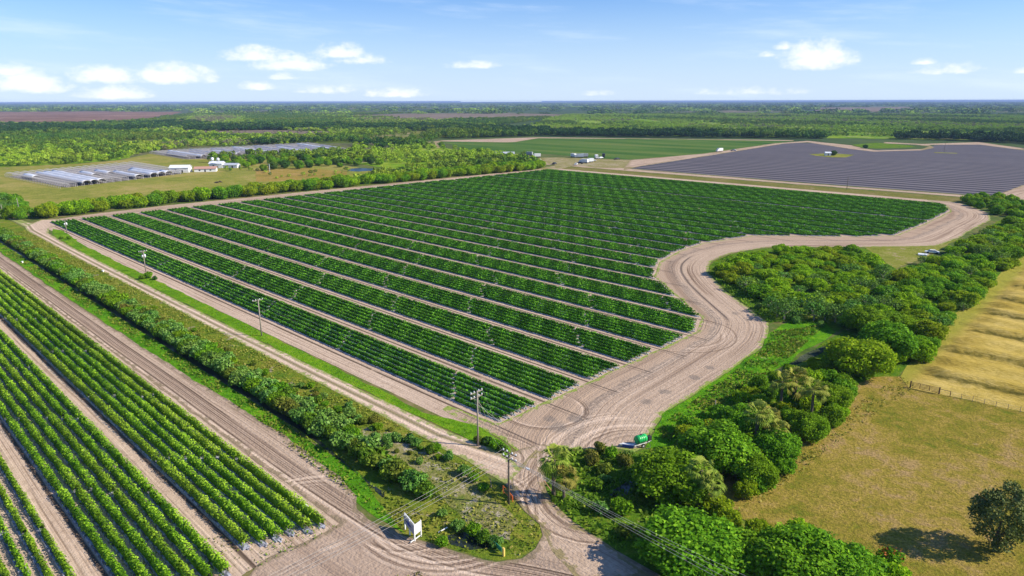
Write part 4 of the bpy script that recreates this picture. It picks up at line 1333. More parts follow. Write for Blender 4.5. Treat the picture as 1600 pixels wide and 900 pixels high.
def tufts(name, polys, n_per_m2, hgt, mat, seed, label, cat='grass', avoid=(), cap=60000, wid=0.1):
    """upright blades in clumps"""
    rd = np.random.default_rng(seed)
    XY = []
    for poly in polys:
        P_ = np.array(poly)
        x0, y0 = P_.min(0); x1, y1 = P_.max(0)
        n = int(min((x1 - x0) * (y1 - y0) * n_per_m2, 400000))
        X = rd.uniform(x0, x1, n); Y = rd.uniform(y0, y1, n)
        m = in_poly(X, Y, poly)
        nzv = np.sin(X * .31 + np.sin(Y * .23) * 2) * np.sin(Y * .41 + np.sin(X * .17) * 2) + rd.normal(0, .5, n)
        m &= nzv > -0.3
        XY.append(np.stack([X[m], Y[m]], 1))
    XY = np.concatenate(XY)
    if len(XY) > cap: XY = XY[rd.permutation(len(XY))[:cap]]
    n = len(XY)
    hh = hgt * rd.uniform(.4, 1.2, n)
    C = np.stack([XY[:, 0], XY[:, 1], hh * .5 + .03], 1)
    a = rd.uniform(0, 6.28, n)
    N_ = np.stack([np.cos(a), np.sin(a), rd.uniform(0.2, 1.2, n)], 1)
    T = np.clip(rd.normal(.5, .25, n), 0, 1)
    me = quads_mesh(name, C, N_, hh * 0.6, T, mat, 0.6, rg=rd)
    o = link(name, me)
    tag(o, label, cat, None, 'stuff')
    return o


tufts('grass', [[(-400, 51.8), (-110, 53), (-100, 56), (-400, 55.7)], PP([(440, 690), (540, 768), (632, 833), (700, 815), (600, 770), (520, 700)])], 6, 0.5, L_grass, 1, 'bright green grass and weeds on the verge between wide road and ditch', cap=14000)
tufts('tall_weeds', [[(-398, 57.4), (-110, 57.8), (-78, 58.5), (-80, 61.5), (-110, 62.8), (-398, 62.8)]], 7, 1.5, L_grass, 21, 'tall rank weeds between the shrubs of the ditch bank', cap=13000)
tufts('dry_grass', [[(-395, 62.5), (-110, 62), (-90, 70.6), (-395, 70.8)], PP([(640, 690), (737, 724), (790, 770), (842, 822), (846, 840), (836, 856), (812, 870), (775, 873), (700, 856), (640, 832), (690, 800), (640, 740)])], 6, 0.42, L_drygrass, 2, 'rough olive and tan grass between the ditch shrubs and the lane', cap=26000)
tufts('grass', [[(-393, 81), (-376, 77.5), (-165, 75.2), (-88, 76.4), P(790, 710), P(770, 684), (-100, 77.3), (-230, 78.6), (-340, 79.2)]], 5, 0.22, L_grass, 3, 'short bright grass strip under the power poles', cap=12000)
tufts('grass', [PP([(1025, 672), (1105, 612), (1155, 577), (1195, 545), (1206, 520), (1290, 508), (1240, 555), (1180, 598), (1090, 658), (1040, 695)])], 9, 0.6, L_grass, 4, 'lush green grass bank outside the loop road', cap=14000)
tufts('grass', [PP([(1205, 505), (1180, 487), (1140, 460), (1109, 427), (1116, 409), (1142, 399), (1170, 420), (1165, 462), (1230, 485), (1290, 505)])], 5, 0.6, L_grass, 5, 'green weeds between the loop road and the thicket', cap=9000)
tufts('weeds', [PP([(855, 745), (862, 700), (985, 710), (1010, 740), (1080, 780), (1000, 868), (985, 872), (935, 842), (890, 811), (862, 784)])], 7, 0.7, L_grass, 6, 'dense weeds between the curved lane and the hedge trees', cap=16000)
tufts('dry_grass', [PP([(1130, 800), (1230, 720), (1330, 640), (1405, 588), (1440, 600), (1350, 660), (1260, 730), (1170, 800)])], 4, 0.4, L_drygrass, 7, 'tan grass along the pasture side of the hedge', cap=7000)
tufts('dry_grass', [PP([(1240, 780), (1600, 650), (1700, 760), (1600, 900), (1420, 900), (1300, 850)])], 2.2, 0.13, L_drygrass, 8, 'short dry grass of the pasture', cap=14000)
tufts('grass', [[(-94, 20), (-78.5, 20), (-78.6, 44.5), (-84, 45)]], 5, 0.3, L_grass, 9, 'weeds between the row ends of the lower left field', cap=2500)
tufts('grass', PP and [PP([(615, 905), (640, 893), (670, 897), (690, 905)])], 12, 0.5, L_grass, 10, 'clump of weeds at the bottom edge of the road', cap=600)

# ------------------------------------------------------------------ distant woods (geometry nodes, uncountable)
hidden = bpy.data.collections.new('wood_plants')
def lowcrown(name, mat, seed, nleaf=190, sz=0.66, rad=3.6, hz_=2.6, zc=4.2, nl=12):
    me = crown_mesh(name, mat, rad, zc, hz_, nl, nleaf, sz, 0.55, seed=seed, low=0.9)
    o = bpy.data.objects.new(name, me)
    hidden.objects.link(o)
    return o
# order by name = instance index
lowcrown('a0', L_far1, 201); lowcrown('a1', L_far1, 202); lowcrown('a2', L_far1, 203)
lowcrown('b0', L_far2, 204, zc=3.6); lowcrown('b1', L_far2, 205, zc=3.2); lowcrown('c0', L_far3, 206, 70)
lowcrown('e0', leaf_mat('dark_wood_leaf', (0.016, 0.05, 0.009), (0.035, 0.095, 0.014), (0.065, 0.15, 0.02), 0.0, 0.3, (0.06, 0.12, 0.02), 0.1, 0.004, oiw=0.25), 209, zc=4.6)  # dark leaves put the shaded edge of the tree lines into the colour
lowcrown('d0', L_far1, 207, 150, 2.6, 14, 2.2, 4.5, 16)
lowcrown('d1', L_far2, 208, 150, 2.6, 14, 2.0, 4.0, 16)


def gn_wood(name, pts, scl, hscl, idx, label, cat='wood'):
    me = bpy.data.meshes.new(name)
    n = len(pts)
    me.vertices.add(n)
    co = np.zeros((n, 3), 'f'); co[:, :2] = pts
    me.vertices.foreach_set('co', co.ravel())
    a = me.attributes.new('sc', 'FLOAT_VECTOR', 'POINT')
    a.data.foreach_set('vector', np.stack([scl, scl, hscl], 1).astype('f').ravel())
    a = me.attributes.new('pick', 'INT', 'POINT'); a.data.foreach_set('value', idx.astype('i'))
    a = me.attributes.new('rz', 'FLOAT_VECTOR', 'POINT')
    a.data.foreach_set('vector', np.stack([np.zeros(n), np.zeros(n), rng.uniform(0, 6.28, n)], 1).astype('f').ravel())
    o = link(name, me)
    tag(o, label, cat, None, 'stuff')
    ng = bpy.data.node_groups.new('scatter_wood', 'GeometryNodeTree')
    ng.interface.new_socket('Geometry', in_out='INPUT', socket_type='NodeSocketGeometry')
    ng.interface.new_socket('Geometry', in_out='OUTPUT', socket_type='NodeSocketGeometry')
    N = ng.nodes
    gi, go = N.new('NodeGroupInput'), N.new('NodeGroupOutput')
    ci = N.new('GeometryNodeCollectionInfo'); ci.inputs[0].default_value = hidden
    ci.inputs['Separate Children'].default_value = True
    ci.inputs['Reset Children'].default_value = True
    ip = N.new('GeometryNodeInstanceOnPoints'); ip.inputs['Pick Instance'].default_value = True
    m2p = N.new('GeometryNodeMeshToPoints')
    def na(nm, ty):
        q = N.new('GeometryNodeInputNamedAttribute'); q.data_type = ty; q.inputs[0].default_value = nm
        return [s for s in q.outputs if s.enabled][0]
    Lk = ng.links.new
    Lk(gi.outputs[0], m2p.inputs[0]); Lk(m2p.outputs[0], ip.inputs['Points'])
    Lk(ci.outputs[0], ip.inputs['Instance'])
    Lk(na('pick', 'INT'), ip.inputs['Instance Index'])
    Lk(na('rz', 'FLOAT_VECTOR'), ip.inputs['Rotation'])
    Lk(na('sc', 'FLOAT_VECTOR'), ip.inputs['Scale'])
    Lk(ip.outputs[0], go.inputs[0])
    md = o.modifiers.new('scatter', 'NODES'); md.node_group = ng
    return o


def sample(poly, spacing, avoid=(), cap=60000, seed=0, clump=0.0, cs=0.01):
    rd = np.random.default_rng(seed)
    P_ = np.array(poly)
    x0, y0 = P_.min(0); x1, y1 = P_.max(0)
    A = (x1 - x0) * (y1 - y0)
    n = int(min(A / spacing ** 2, 900000))
    X = rd.uniform(x0, x1, n); Y = rd.uniform(y0, y1, n)
    m = in_poly(X, Y, poly)
    for a in avoid: m &= ~in_poly(X, Y, a)
    if clump > 0:
        f_ = np.sin(X * cs + 2.1 * np.sin(Y * cs * .7)) * np.sin(Y * cs * 1.3 + 1.7 * np.sin(X * cs * .53)) + .5 * np.sin(X * cs * 3.1 + Y * cs * 2.3)
        m &= (f_ + rd.normal(0, .35, n)) > (clump - 1)
    XY = np.stack([X[m], Y[m]], 1)
    if len(XY) > cap: XY = XY[:cap]
    return XY


def make_wood(name, poly, spacing, mixw, smin, smax, label, avoid=(), clump=0.0, seed=0, cap=60000, hmul=1.0, cs=0.01):
    pts = sample(poly, spacing, avoid, cap, seed, clump, cs)
    n = len(pts)
    rd = np.random.default_rng(seed + 1)
    # kinds gather in patches
    f_ = .5 + .25 * np.sin(pts[:, 0] * .007 + np.sin(pts[:, 1] * .006) * 2.5) + .25 * np.sin(pts[:, 1] * .011 + pts[:, 0] * .004) + rd.normal(0, .13, n)
    order = np.argsort(np.argsort(f_)) / max(1, n)
    ks = sorted(mixw); cum = np.cumsum([mixw[k] for k in ks]); cum = cum / cum[-1]
    idx = np.array(ks)[np.searchsorted(cum, order, side='left').clip(0, len(ks) - 1)]
    s = rd.uniform(smin, smax, n) * rd.uniform(.8, 1.2, n)
    hs = s * rd.uniform(.8, 1.2, n) * hmul

    return gn_wood(name, pts, s, hs, idx, label)


FB = PP([(-40, 175), (140, 174), (285, 175), (262, 181), (205, 187), (120, 192), (30, 193), (-40, 187)])
FG = PP([(548, 180.5), (640, 177.5), (800, 177), (890, 179), (860, 184), (760, 187), (640, 187)])
FS = PP([(285, 204.5), (420, 203), (520, 205.5), (515, 209), (400, 210), (300, 208.5)])
FD = PP([(1290, 212), (1400, 212), (1400, 224), (1290, 224)])
A2 = PP([(235, 250), (300, 231), (545, 221), (560, 239), (400, 246)])
make_wood('woodland', PP([(-60, 190), (60, 195), (130, 193), (215, 189), (300, 183), (500, 184), (690, 189), (760, 200), (700, 212), (660, 224), (560, 224), (420, 226), (300, 230), (235, 238), (190, 247), (60, 240), (-60, 240)]), 7.5, {0: 3, 1: 3, 2: 2, 3: 3, 4: 2, 5: 1.6}, .5, 1.15,
          'mixed green woodland beyond the hoop tunnels on the left', (FS, A2), 0.55, 31, 60000)
make_wood('scrub', PP([(300, 262), (335, 268), (400, 270), (430, 280), (560, 272), (600, 270), (592, 263), (535, 261), (530, 268), (440, 272), (380, 262)]), 11, {3: 3, 1: 2, 4: 2}, .25, .6, 'low scrub scattered about the farmstead and the pond', (PP([(545, 264), (562, 262.5), (588, 264), (580, 266.8), (560, 268), (543, 267.3)]),), 0.3, 51, 900)
make_wood('scrub', PP([(-60, 240), (60, 235), (200, 236), (212, 240), (190, 250), (120, 256), (-60, 264)]), 6, {3: 5, 4: 5, 1: 1}, .5, .9, 'bright yellow-green scrub on the far left beyond the dry pasture', (), 0.3, 32, 12000)
make_wood('woodland', PP([(545, 240), (560, 225), (660, 224), (676, 230), (740, 236), (790, 243), (838, 252), (850, 261), (720, 272), (610, 284), (560, 290), (545, 285), (600, 272), (596, 262), (560, 256), (500, 252), (470, 250)]), 6.5, {0: 2, 1: 2, 3: 5, 4: 5, 5: .5}, .6, 1.0,
          'bright green woodland between the pond and the young green field', (), 0.2, 33, 12000)
make_wood('woodland', PP([(400, 242), (560, 237), (600, 252), (470, 250), (330, 256), (330, 246)]), 9, {0: 3, 1: 3, 2: 2, 3: 1}, .7, 1.1, 'dark woodland behind the farmstead shade trees', (), 0.1, 34, 3000)
make_wood('woodland', PP([(690, 211), (760, 205), (900, 208), (1240, 212), (1300, 214), (1660, 217), (1660, 229), (1540, 222), (1440, 218.5), (1240, 216.5), (1040, 214.8), (840, 212.5), (700, 217)]), 6.5, {8: 6, 0: 1, 1: 1, 2: 1}, .85, 1.35,
          'dark tree line behind the young green field and the grey field', (FD,), 0.0, 35, 22000, 1.1)
make_wood('scrub', PP([(700, 209), (840, 194), (860, 180), (1000, 178), (1300, 178), (1660, 180), (1660, 217), (1300, 213), (900, 208)]), 8, {3: 6, 4: 6, 0: 2, 1: 2, 2: 1.5, 5: 1}, .45, 1.0,
          'sunlit yellow-green scrub woods across the right half towards the horizon', (FG,), 0.6, 36, 90000)
make_wood('woodland', PP([(-60, 196), (60, 197), (130, 195), (300, 191), (330, 196), (250, 203), (120, 208), (-60, 216)]), 7.5, {8: 6, 0: 1}, .9, 1.4, 'dark tree band beyond the scrub on the far left', (), 0.25, 41, 12000)
make_wood('woodland', PP([(285, 200), (420, 196), (700, 198), (860, 204), (850, 207), (690, 205), (420, 203.5), (290, 205.5)]), 7, {8: 6, 0: 1}, .9, 1.4, 'dark tree line across the centre left behind the tan marsh', (), 0.15, 42, 12000)
make_wood('woodland', PP([(560, 226), (640, 224), (660, 229), (600, 236), (520, 222), (380, 224), (400, 227)]), 7.5, {8: 4, 0: 2}, .9, 1.3, 'dark woodland edge beyond the rear hoop tunnels', (A2,), 0.1, 43, 6000)
make_wood('woodland', PP([(250, 184), (300, 179), (560, 177), (860, 178), (860, 186), (700, 206), (300, 204), (270, 196)]), 9, {0: 4, 1: 3, 2: 3, 3: 2, 4: 2, 5: 1}, .7, 1.25, 'far green woods across the centre left', (FG, FS), 0.6, 37, 40000)
make_wood('woodland', PP([(-100, 161.8), (400, 161.5), (800, 161), (1200, 160.3), (1700, 160), (1700, 180), (1000, 179), (860, 178), (560, 178), (300, 180), (280, 174.5), (-100, 176)]), 60, {6: 5, 7: 1.6}, 1.0, 2.4, 'blue-green woods on the horizon', (PP([(1270, 174.6), (1280, 168.2), (1420, 167), (1430, 171), (1400, 174.6)]),), 0.75, 38, 30000, 0.55, 0.0016)

# ------------------------------------------------------------------ built things
M_pole = simple('weathered_pole', (0.28, 0.24, 0.19), 0.9, var=0.3, scale=4)
M_polek = simple('dark_pole', (0.12, 0.095, 0.07), 0.9, var=0.3, scale=4)
M_metal = simple('galvanised', (0.62, 0.64, 0.66), 0.4, 0.3, 0.1)
M_ins = simple('insulator', (0.72, 0.73, 0.75), 0.35, 0.0, 0.05)
M_wire = simple('wire', (0.45, 0.42, 0.38), 0.5, 0.0, 0.05)
M_white = simple('white_paint', (0.74, 0.73, 0.70), 0.6, 0, 0.06)
M_dark = simple('dark_paint', (0.035, 0.035, 0.04), 0.6, 0, 0.1)
M_grey_p = simple('grey_paint_and_shade', (0.3, 0.31, 0.33), 0.6, 0, 0.1)  # vehicle paint, also the shade colour of the sign's front panel
M_rust = simple('rusty_steel', (0.10, 0.055, 0.035), 0.8, 0.1, 0.4, 3)
M_wood = simple('weathered_wood', (0.22, 0.18, 0.14), 0.9, 0, 0.3, 4)
M_green_p = simple('green_plastic', (0.02, 0.42, 0.10), 0.4, 0, 0.12, 1)
M_blue = simple('blue_paint', (0.02, 0.05, 0.28), 0.5, 0, 0.1)
M_orange = simple('orange_paint', (0.75, 0.16, 0.03), 0.6, 0, 0.15)
M_yellow = simple('yellow_paint', (0.72, 0.50, 0.12), 0.6, 0, 0.15)
M_tire = simple('tyre', (0.02, 0.02, 0.022), 0.8)
M_pinkroof = simple('clay_roof', (0.45, 0.25, 0.19), 0.8, 0, 0.15)
M_silverroof = simple('metal_roof', (0.55, 0.57, 0.6), 0.4, 0.2, 0.15, .5)
M_glassd = simple('window_glass', (0.03, 0.04, 0.05), 0.1, 0, 0.1)
M_poly = simple('greenhouse_film', (0.62, 0.61, 0.62), 0.4, 0, 0.25, .25)
M_polyw = simple('white_film', (0.72, 0.73, 0.76), 0.5, 0, 0.1, .3)
M_hoop = simple('hoop_steel', (0.42, 0.39, 0.39), 0.5, 0.2, 0.2, .5)


def utility_pole(x, y, ytop, label, arms=1, trans=False, guys=0, mat=None, ra=0.0, light=False, group=None):
    b = P(x, y)
    # height from the photo's own perspective
    best = min((abs(P(x, ytop, hh)[0] - b[0]) + abs(P(x, ytop, hh)[1] - b[1]), hh) for hh in np.arange(4, 16, .1))[1]
    h = float(best)
    root = empty('utility_pole', (b[0], b[1], 0), ra)
    tag(root, label, 'utility pole', group)
    m = mat or M_pole
    MB().cyl((0, 0, -.3), (0, 0, h), .19, .13, 10).build('post', m, root, True)
    tops = []
    for a in range(arms):
        z = h - .35 - a * .9
        ca = MB().box((0, .2, z), (2.9, .12, .15))
        ca.bar((-.8, .16, z), (0, .12, z - .7), .025).bar((.8, .16, z), (0, .12, z - .7), .025)
        co = ca.build('crossarm', m, root)
        for ix in (-1.3, -.55, .55, 1.3):
            MB().cyl((ix, .2, z + .05), (ix, .2, z + .18), .04, .04, 6).cyl((ix, .2, z + .18), (ix, .2, z + .36), .13, .08, 8).build('insulator', M_ins, co)
            tops.append((ix, .2, z + .3))
    if trans:
        MB().cyl((.42, -.1, h - 2.6), (.42, -.1, h - 1.5), .3, .3, 12).cyl((.42, -.1, h - 1.5), (.42, -.1, h - 1.35), .3, .12, 12).cyl((.42, -.1, h - 1.35), (.42, -.1, h - 1.1), .05, .04, 6).build('transformer', M_ins, root, True)
        MB().cyl((-.42, -.1, h - 2.4), (-.42, -.1, h - 1.6), .24, .24, 12).build('transformer', M_metal, root, True)
    if light:
        ar = MB().path([(0, 0, h - 2.4), (1.4, .6, h - 2.1), (2.6, 1.1, h - 2.15)], [.04, .035, .03], 6).build('lamp_arm', M_metal, root)
        MB().box((2.85, 1.2, h - 2.2), (.55, .25, .16), .4).cyl((2.9, 1.2, h - 2.4), (2.9, 1.2, h - 2.28), .12, .1, 8).build('lamp_head', M_ins, ar)
    for g in range(guys):
        MB().bar((0, 0, h - .5 - g * .7), (4.6 + g * 1.4, 3.4 - g * .8, 0), .022).build('guy_wire', M_wire, root)
    return root, h


arm_rot = math.pi / 2
pol = []
pol.append(utility_pole(795, 788, 706, 'tall dark utility pole with crowded double crossarms at the road junction', 2, False, 0, M_polek, 0.0, True))
pol.append(utility_pole(747, 697, 610, 'utility pole with fanned guy wires near the field corner', 2, False, 4, M_pole, arm_rot))
pol.append(utility_pole(409, 525, 466, 'plain single crossarm pole in the grass strip', 1, False, 0, M_pole, arm_rot))
pol.append(utility_pole(228, 425, 391, 'utility pole with transformer and a bush at its foot', 1, True, 0, M_pole, arm_rot))
pol.append(utility_pole(105, 366, 343, 'farthest lane pole, with transformer, at the field corner', 0, True, 0, M_pole, arm_rot))
utility_pole(31, 335, 309, 'grey pole among the dark trees at the far left corner', 0)
utility_pole(5, 338, 319, 'short grey pole at the far left edge beside the lane', 0)
utility_pole(1323, 296, 276, 'thin pole on the edge of the grey field, lower one', 0, mat=M_polek)
utility_pole(1475, 238, 222, 'thin pole standing in the middle of the grey field', 0, mat=M_polek)
utility_pole(422, 272, 256, 'white pole beside the farmstead trees', 0, mat=M_ins)


def wires(a, b, za, zb, offs, da, db, label, sag=1.0, wr=0.022):
    root = empty('power_line', (a[0], a[1], 0))
    tag(root, label, 'power line', 'overhead wires')
    for o_, s_ in zip(offs, [0.0] * len(offs)):
        pts = []
        A = Vector((a[0] + da[0] * o_, a[1] + da[1] * o_, za)); B = Vector((b[0] + db[0] * o_, b[1] + db[1] * o_, zb))
        for i in range(17):
            q = i / 16
            p_ = A.lerp(B, q); p_.z -= 4 * sag * q * (1 - q)
            pts.append(tuple(p_ - Vector((a[0], a[1], 0))))
        MB().path(pts, [wr] * 17, 4).build('wire', M_wire, root)


h1 = pol[0][1]
p1 = P(795, 788)
pL = P(60, 1078, h1)
pR = P(1560, 1095, h1)
dR = (RGT[0], RGT[1])
wires(p1, pL, h1 - .1, h1, (-1.3, -.55, .55, 1.3), (1, 0), (.75, .75), 'four wires running from the junction pole towards the lower left', 1.2, 0.015)
wires(p1, pR, h1 - .9, h1, (-1.3, -.55, .55, 1.3), (1, 0), (-1.6, 1.6), 'four wires running from the junction pole past the hedge trees, lower right', 1.2, 0.015)
pp = [p1, P(747, 697), P(409, 525), P(228, 425), P(105, 366)]
hs = [q[1] for q in pol]
nm = ['wires between the junction pole and the guyed pole', 'wires between the guyed pole and the plain crossarm pole', 'wires between the plain pole and the transformer pole', 'wires between the transformer pole and the farthest lane pole']
for i in range(4):
    wires(pp[i], pp[i + 1], hs[i] - (0.3), hs[i + 1] - .1, (-1.3, 1.3) if i < 3 else (0,), (0, 1) if i else (1, 0), (0, 1), nm[i], 0.9, 0.008)

# V-shaped sign at the junction
p = P(642, 834)
sgn = empty('sign_board', (p[0], p[1], 0))
tag(sgn, 'white wooden V-shaped sign board on posts beside the wide sandy road', 'sign')
A_ = Vector((*P(631, 803, 2.6), 0)) - Vector((p[0], p[1], 0)); A_.z = 0
B_ = Vector((*P(646, 821, 2.6), 0)) - Vector((p[0], p[1], 0)); B_.z = 0
C_ = Vector((*P(656, 814, 2.6), 0)) - Vector((p[0], p[1], 0)); C_.z = 0


def panel(nm_, a, b, z0, z1, mat, par, th=.1):
    d = (b - a); L = d.length; an = math.atan2(d.y, d.x); c = (a + b) / 2
    return MB().box((c.x, c.y, (z0 + z1) / 2), (L, th, z1 - z0), an).build(nm_, mat, par)


pn = panel('front_panel', A_, B_, 1.15, 2.5, M_grey_p, sgn)  # shaded side of the white board: its shade is put into the grey
d_ = (B_ - A_).normalized(); nrm = Vector((d_.y, -d_.x, 0))
if nrm.dot(Vector((0, 0, 0)) - Vector((p[0], p[1], 0))) < 0: nrm = -nrm
mid_ = (A_ + B_) / 2
mbm = MB(); ang = math.atan2(d_.y, d_.x)
cc = mid_ + nrm * .07
mbm.box((cc.x, cc.y, 1.95), (.75, .03, .55), ang)
mbm.build('emblem', M_blue, pn)
mbt = MB()
for i in range(7):
    q = -1.0 + i * .32
    cc = mid_ + nrm * .07 + d_ * q
    if abs(q) > .5: mbt.box((cc.x, cc.y, 1.9), (.2, .03, .1 + .1 * (i % 2)), ang)
mbt.build('lettering', M_dark, pn)
panel('side_panel', B_ + Vector((.05, .05, 0)), C_, 1.0, 2.6, M_white, sgn)
for q in (A_, (A_ + B_) / 2, B_, C_):
    MB().box((q.x - nrm.x * .1, q.y - nrm.y * .1, 1.35), (.16, .16, 2.7)).build('post', M_white, sgn)
cc = B_.lerp(C_, .5)
e_ = (C_ - B_).normalized()
MB().box((cc.x - e_.x * .4, cc.y - e_.y * .4, .28), ((C_ - B_).length * 1.5, .1, .14), math.atan2(e_.y, e_.x)).build('bottom_rail', M_white, sgn)
cc = (A_ + B_) / 2
MB().box((cc.x - nrm.x * .1, cc.y - nrm.y * .1, 2.72), ((B_ - A_).length, .14, .1), ang).build('top_rail', M_white, sgn)

# green tank cart
p = P(1000, 697)
ct = empty('tank_cart', (p[0], p[1], 0), math.atan2(RGT[1], RGT[0]) + 0.5)
tag(ct, 'green water tank on a small trailer with a blue pump at the road bend', 'tank trailer')
tk = MB()
tk.path([(-.95, 0, 1.45), (-.9, 0, 1.45), (-.5, 0, 1.45), (-.1, 0, 1.45), (.3, 0, 1.45), (.7, 0, 1.45), (1.1, 0, 1.45), (1.15, 0, 1.45)], [.55, .72, .75, .73, .75, .73, .7, .5], 20)
tko = tk.build('tank', M_green_p, ct, True)
rb = MB()
for x_ in (-.6, -.2, .2, .6): rb.path([(x_ - .04, 0, 1.45), (x_ + .04, 0, 1.45)], [.785, .785], 20)
rb.build('rib', M_green_p, tko, True)
MB().cyl((.1, 0, 2.15), (.1, 0, 2.32), .18, .16, 10).build('lid', M_dark, tko)
fr = MB().box((0, .45, .62), (3.2, .1, .12)).box((0, -.45, .62), (3.2, .1, .12)).box((-1.0, 0, .62), (.1, 1, .1)).box((1.1, 0, .62), (.1, 1, .1)).bar((1.6, .4, .62), (2.6, 0, .5), .05).bar((1.6, -.4, .62), (2.6, 0, .5), .05)
fr.build('frame', M_white, ct)
for s_ in (-.75, .75):
    wo = MB().cyl((.1, s_ - .1, .38), (.1, s_ + .1, .38), .38, .38, 18).build('wheel', M_tire, ct)
    MB().cyl((.1, s_ - .12, .38), (.1, s_ + .12, .38), .18, .18, 12).build('rim', M_metal, wo)
MB().box((2.0, 0, 1.1), (.7, .7, .8)).cyl((2.1, .1, 1.5), (2.1, .1, 2.1), .06, .06, 6).build('engine', M_dark, ct)
MB().box((1.6, .3, .8), (.25, .25, .6)).build('hose_box', M_white, ct)
MB().bar((-1.0, .62, .7), (-1.0, .62, 1.5), .04).bar((-1.0, -.62, .7), (-1.0, -.62, 1.5), .04).bar((.95, .62, .7), (.95, .62, 1.5), .04).build('tank_strap', M_dark, ct)
MB().path([(1.2, -.3, .9), (1.5, -.9, .5), (1.2, -1.4, .1), (.3, -1.5, .06)], [.06] * 4, 6).build('hose', M_dark, ct)
p = P(990, 700)
bp = empty('pump_unit', (p[0] - .8, p[1] - .6, 0), math.atan2(RGT[1], RGT[0]) - .25)
tag(bp, 'blue and white pump unit lying beside the green tank cart', 'pump')
MB().box((0, 0, .35), (2.0, .5, .5)).build('casing', M_blue, bp)
MB().box((0, .1, .66), (2.2, .5, .1)).cyl((-1.0, 0, .5), (-1.5, 0, .5), .22, .2, 10).build('cover', M_white, bp)

# orange barrier by the junction pole
p = P(786, 772)
ob = empty('orange_barrier', (p[0], p[1], 0), math.atan2(*reversed([P(801, 785)[0] - p[0], P(801, 785)[1] - p[1]])))
L = math.hypot(P(801, 785)[0] - p[0], P(801, 785)[1] - p[1])
tag(ob, 'orange tubular barrier leaning beside the junction pole', 'barrier')
MB().bar((0, 0, .1), (0, 0, 1.5), .06).bar((L, 0, .1), (L, 0, 1.1), .06).bar((0, 0, 1.5), (L, 0, 1.1), .06).bar((0, 0, .5), (L, 0, .4), .06).build('frame', M_orange, ob)
MB().box((L * .82, 0, .75), (L * .28, .04, .6)).build('mesh_panel', M_orange, ob)
# green rail and yellow post at the pool
p = P(762, 848, 0)
q = P(784, 866, 0)
gr_ = empty('green_rail', (p[0], p[1], 0), math.atan2(q[1] - p[1], q[0] - p[0]))
L = math.hypot(q[0] - p[0], q[1] - p[1])
tag(gr_, 'green sheet rail at the culvert by the road curve', 'rail')
MB().box((L / 2, 0, .75), (L, .06, .7), ry=0.05).build('sheet', simple('green_sheet', (0.03, 0.22, 0.12), .5), gr_)
MB().box((0.05, .08, .6), (.1, .1, 1.2)).build('post', M_green_p, gr_)
p = P(787, 869)
MB()
yp = MB().box((0, 0, .65), (.3, .25, 1.3)).build('marker_post', M_yellow); yp.location = (p[0], p[1], 0)
tag(yp, 'short yellow post at the end of the green rail', 'post')


def rod(x1, y1, x2, y2, z1, z2, rr, mat, name, label, cat):
    a, b = P(x1, y1, z1), P(x2, y2, z2)
    o = MB().path([(0, 0, z1), ((b[0] - a[0]) * .5, (b[1] - a[1]) * .5, (z1 + z2) / 2 + .02), (b[0] - a[0], b[1] - a[1], z2)], [rr, rr, rr], 8).build(name, mat)
    o.location = (a[0], a[1], 0)
    tag(o, label, cat)
    return o


rod(850, 751, 866, 773, 1.6, .3, .07, simple('tan_pipe', (.5, .26, .12)), 'gate_arm', 'tan curved pipe leaning under the lane palms', 'pipe')
rod(476, 787, 490, 800, .12, .12, .1, M_white, 'white_pipe', 'white pipe lying at the end of the lower left field', 'pipe')
rod(685, 832, 699, 824, .15, .4, .09, M_white, 'white_pipe', 'white pipe lying in the weeds right of the sign board', 'pipe')
rod(768, 763, 766, 748, 0, 1.6, .08, M_wood, 'fence_post', 'weathered post left of the orange barrier', 'post')
rod(1118, 645, 1118, 625, 0, 2.0, .12, M_wood, 'fence_post', 'weathered post on the lush bank by the hedge', 'post')
for (x, y, lb) in ((35, 411, 'small white pump box on the far left verge of the ditch'), (161, 425, 'small white marker box beside the lane'), (1434, 561, 'small white block on the hay field edge')):
    p = P(x, y)
    o = empty('valve_box', (p[0], p[1], 0), .4)
    tag(o, lb, 'box')
    MB().box((0, 0, .35), (.6, .5, .6)).build('case', M_white, o)
    MB().box((0, 0, .69), (.7, .6, .06), rx=.1).build('lid', M_white, o)

# gate and fence
ga, gb = P(1422, 606), P(1467, 616)
root = empty('field_gate', (ga[0], ga[1], 0), math.atan2(gb[1] - ga[1], gb[0] - ga[0]))
GL = math.hypot(gb[0] - ga[0], gb[1] - ga[1])
tag(root, 'brown five-bar pipe gate between pasture and hay field', 'gate')
MB().cyl((0, 0, -.1), (0, 0, 1.6), .13, .13, 8).build('post', M_rust, root)
MB().cyl((GL, 0, -.1), (GL, 0, 1.6), .13, .13, 8).build('post', M_rust, root)
for nm_, z_ in (('bar', .3), ('bar', .58), ('bar', .86), ('bar', 1.14), ('bar', 1.4)):
    MB().bar((0, 0, z_), (GL, 0, z_), .05).build(nm_, M_rust, root)
for q in (.33, .66): MB().bar((GL * q, 0, .3), (GL * q, 0, 1.4), .05).build('brace', M_rust, root)
fa = P(1467, 616); fb = P(1600, 646)
root = empty('wire_fence', (fa[0], fa[1], 0), math.atan2(fb[1] - fa[1], fb[0] - fa[0]))
FL = math.hypot(fb[0] - fa[0], fb[1] - fa[1]) * 1.5
tag(root, 'thin wire fence with wooden posts between pasture and hay field', 'fence')
n_ = 11
for i in range(1, n_ + 1):
    MB().cyl((FL * i / n_, 0, -.1), (FL * i / n_, 0, 1.25), .07 if i == 1 else .045, .06 if i == 1 else .04, 6).build('post', M_rust if i == 1 else M_wood, root)
for z_ in (.35, .7, 1.1): MB().bar((0, 0, z_), (FL, 0, z_), .012).build('wire', M_wire, root)
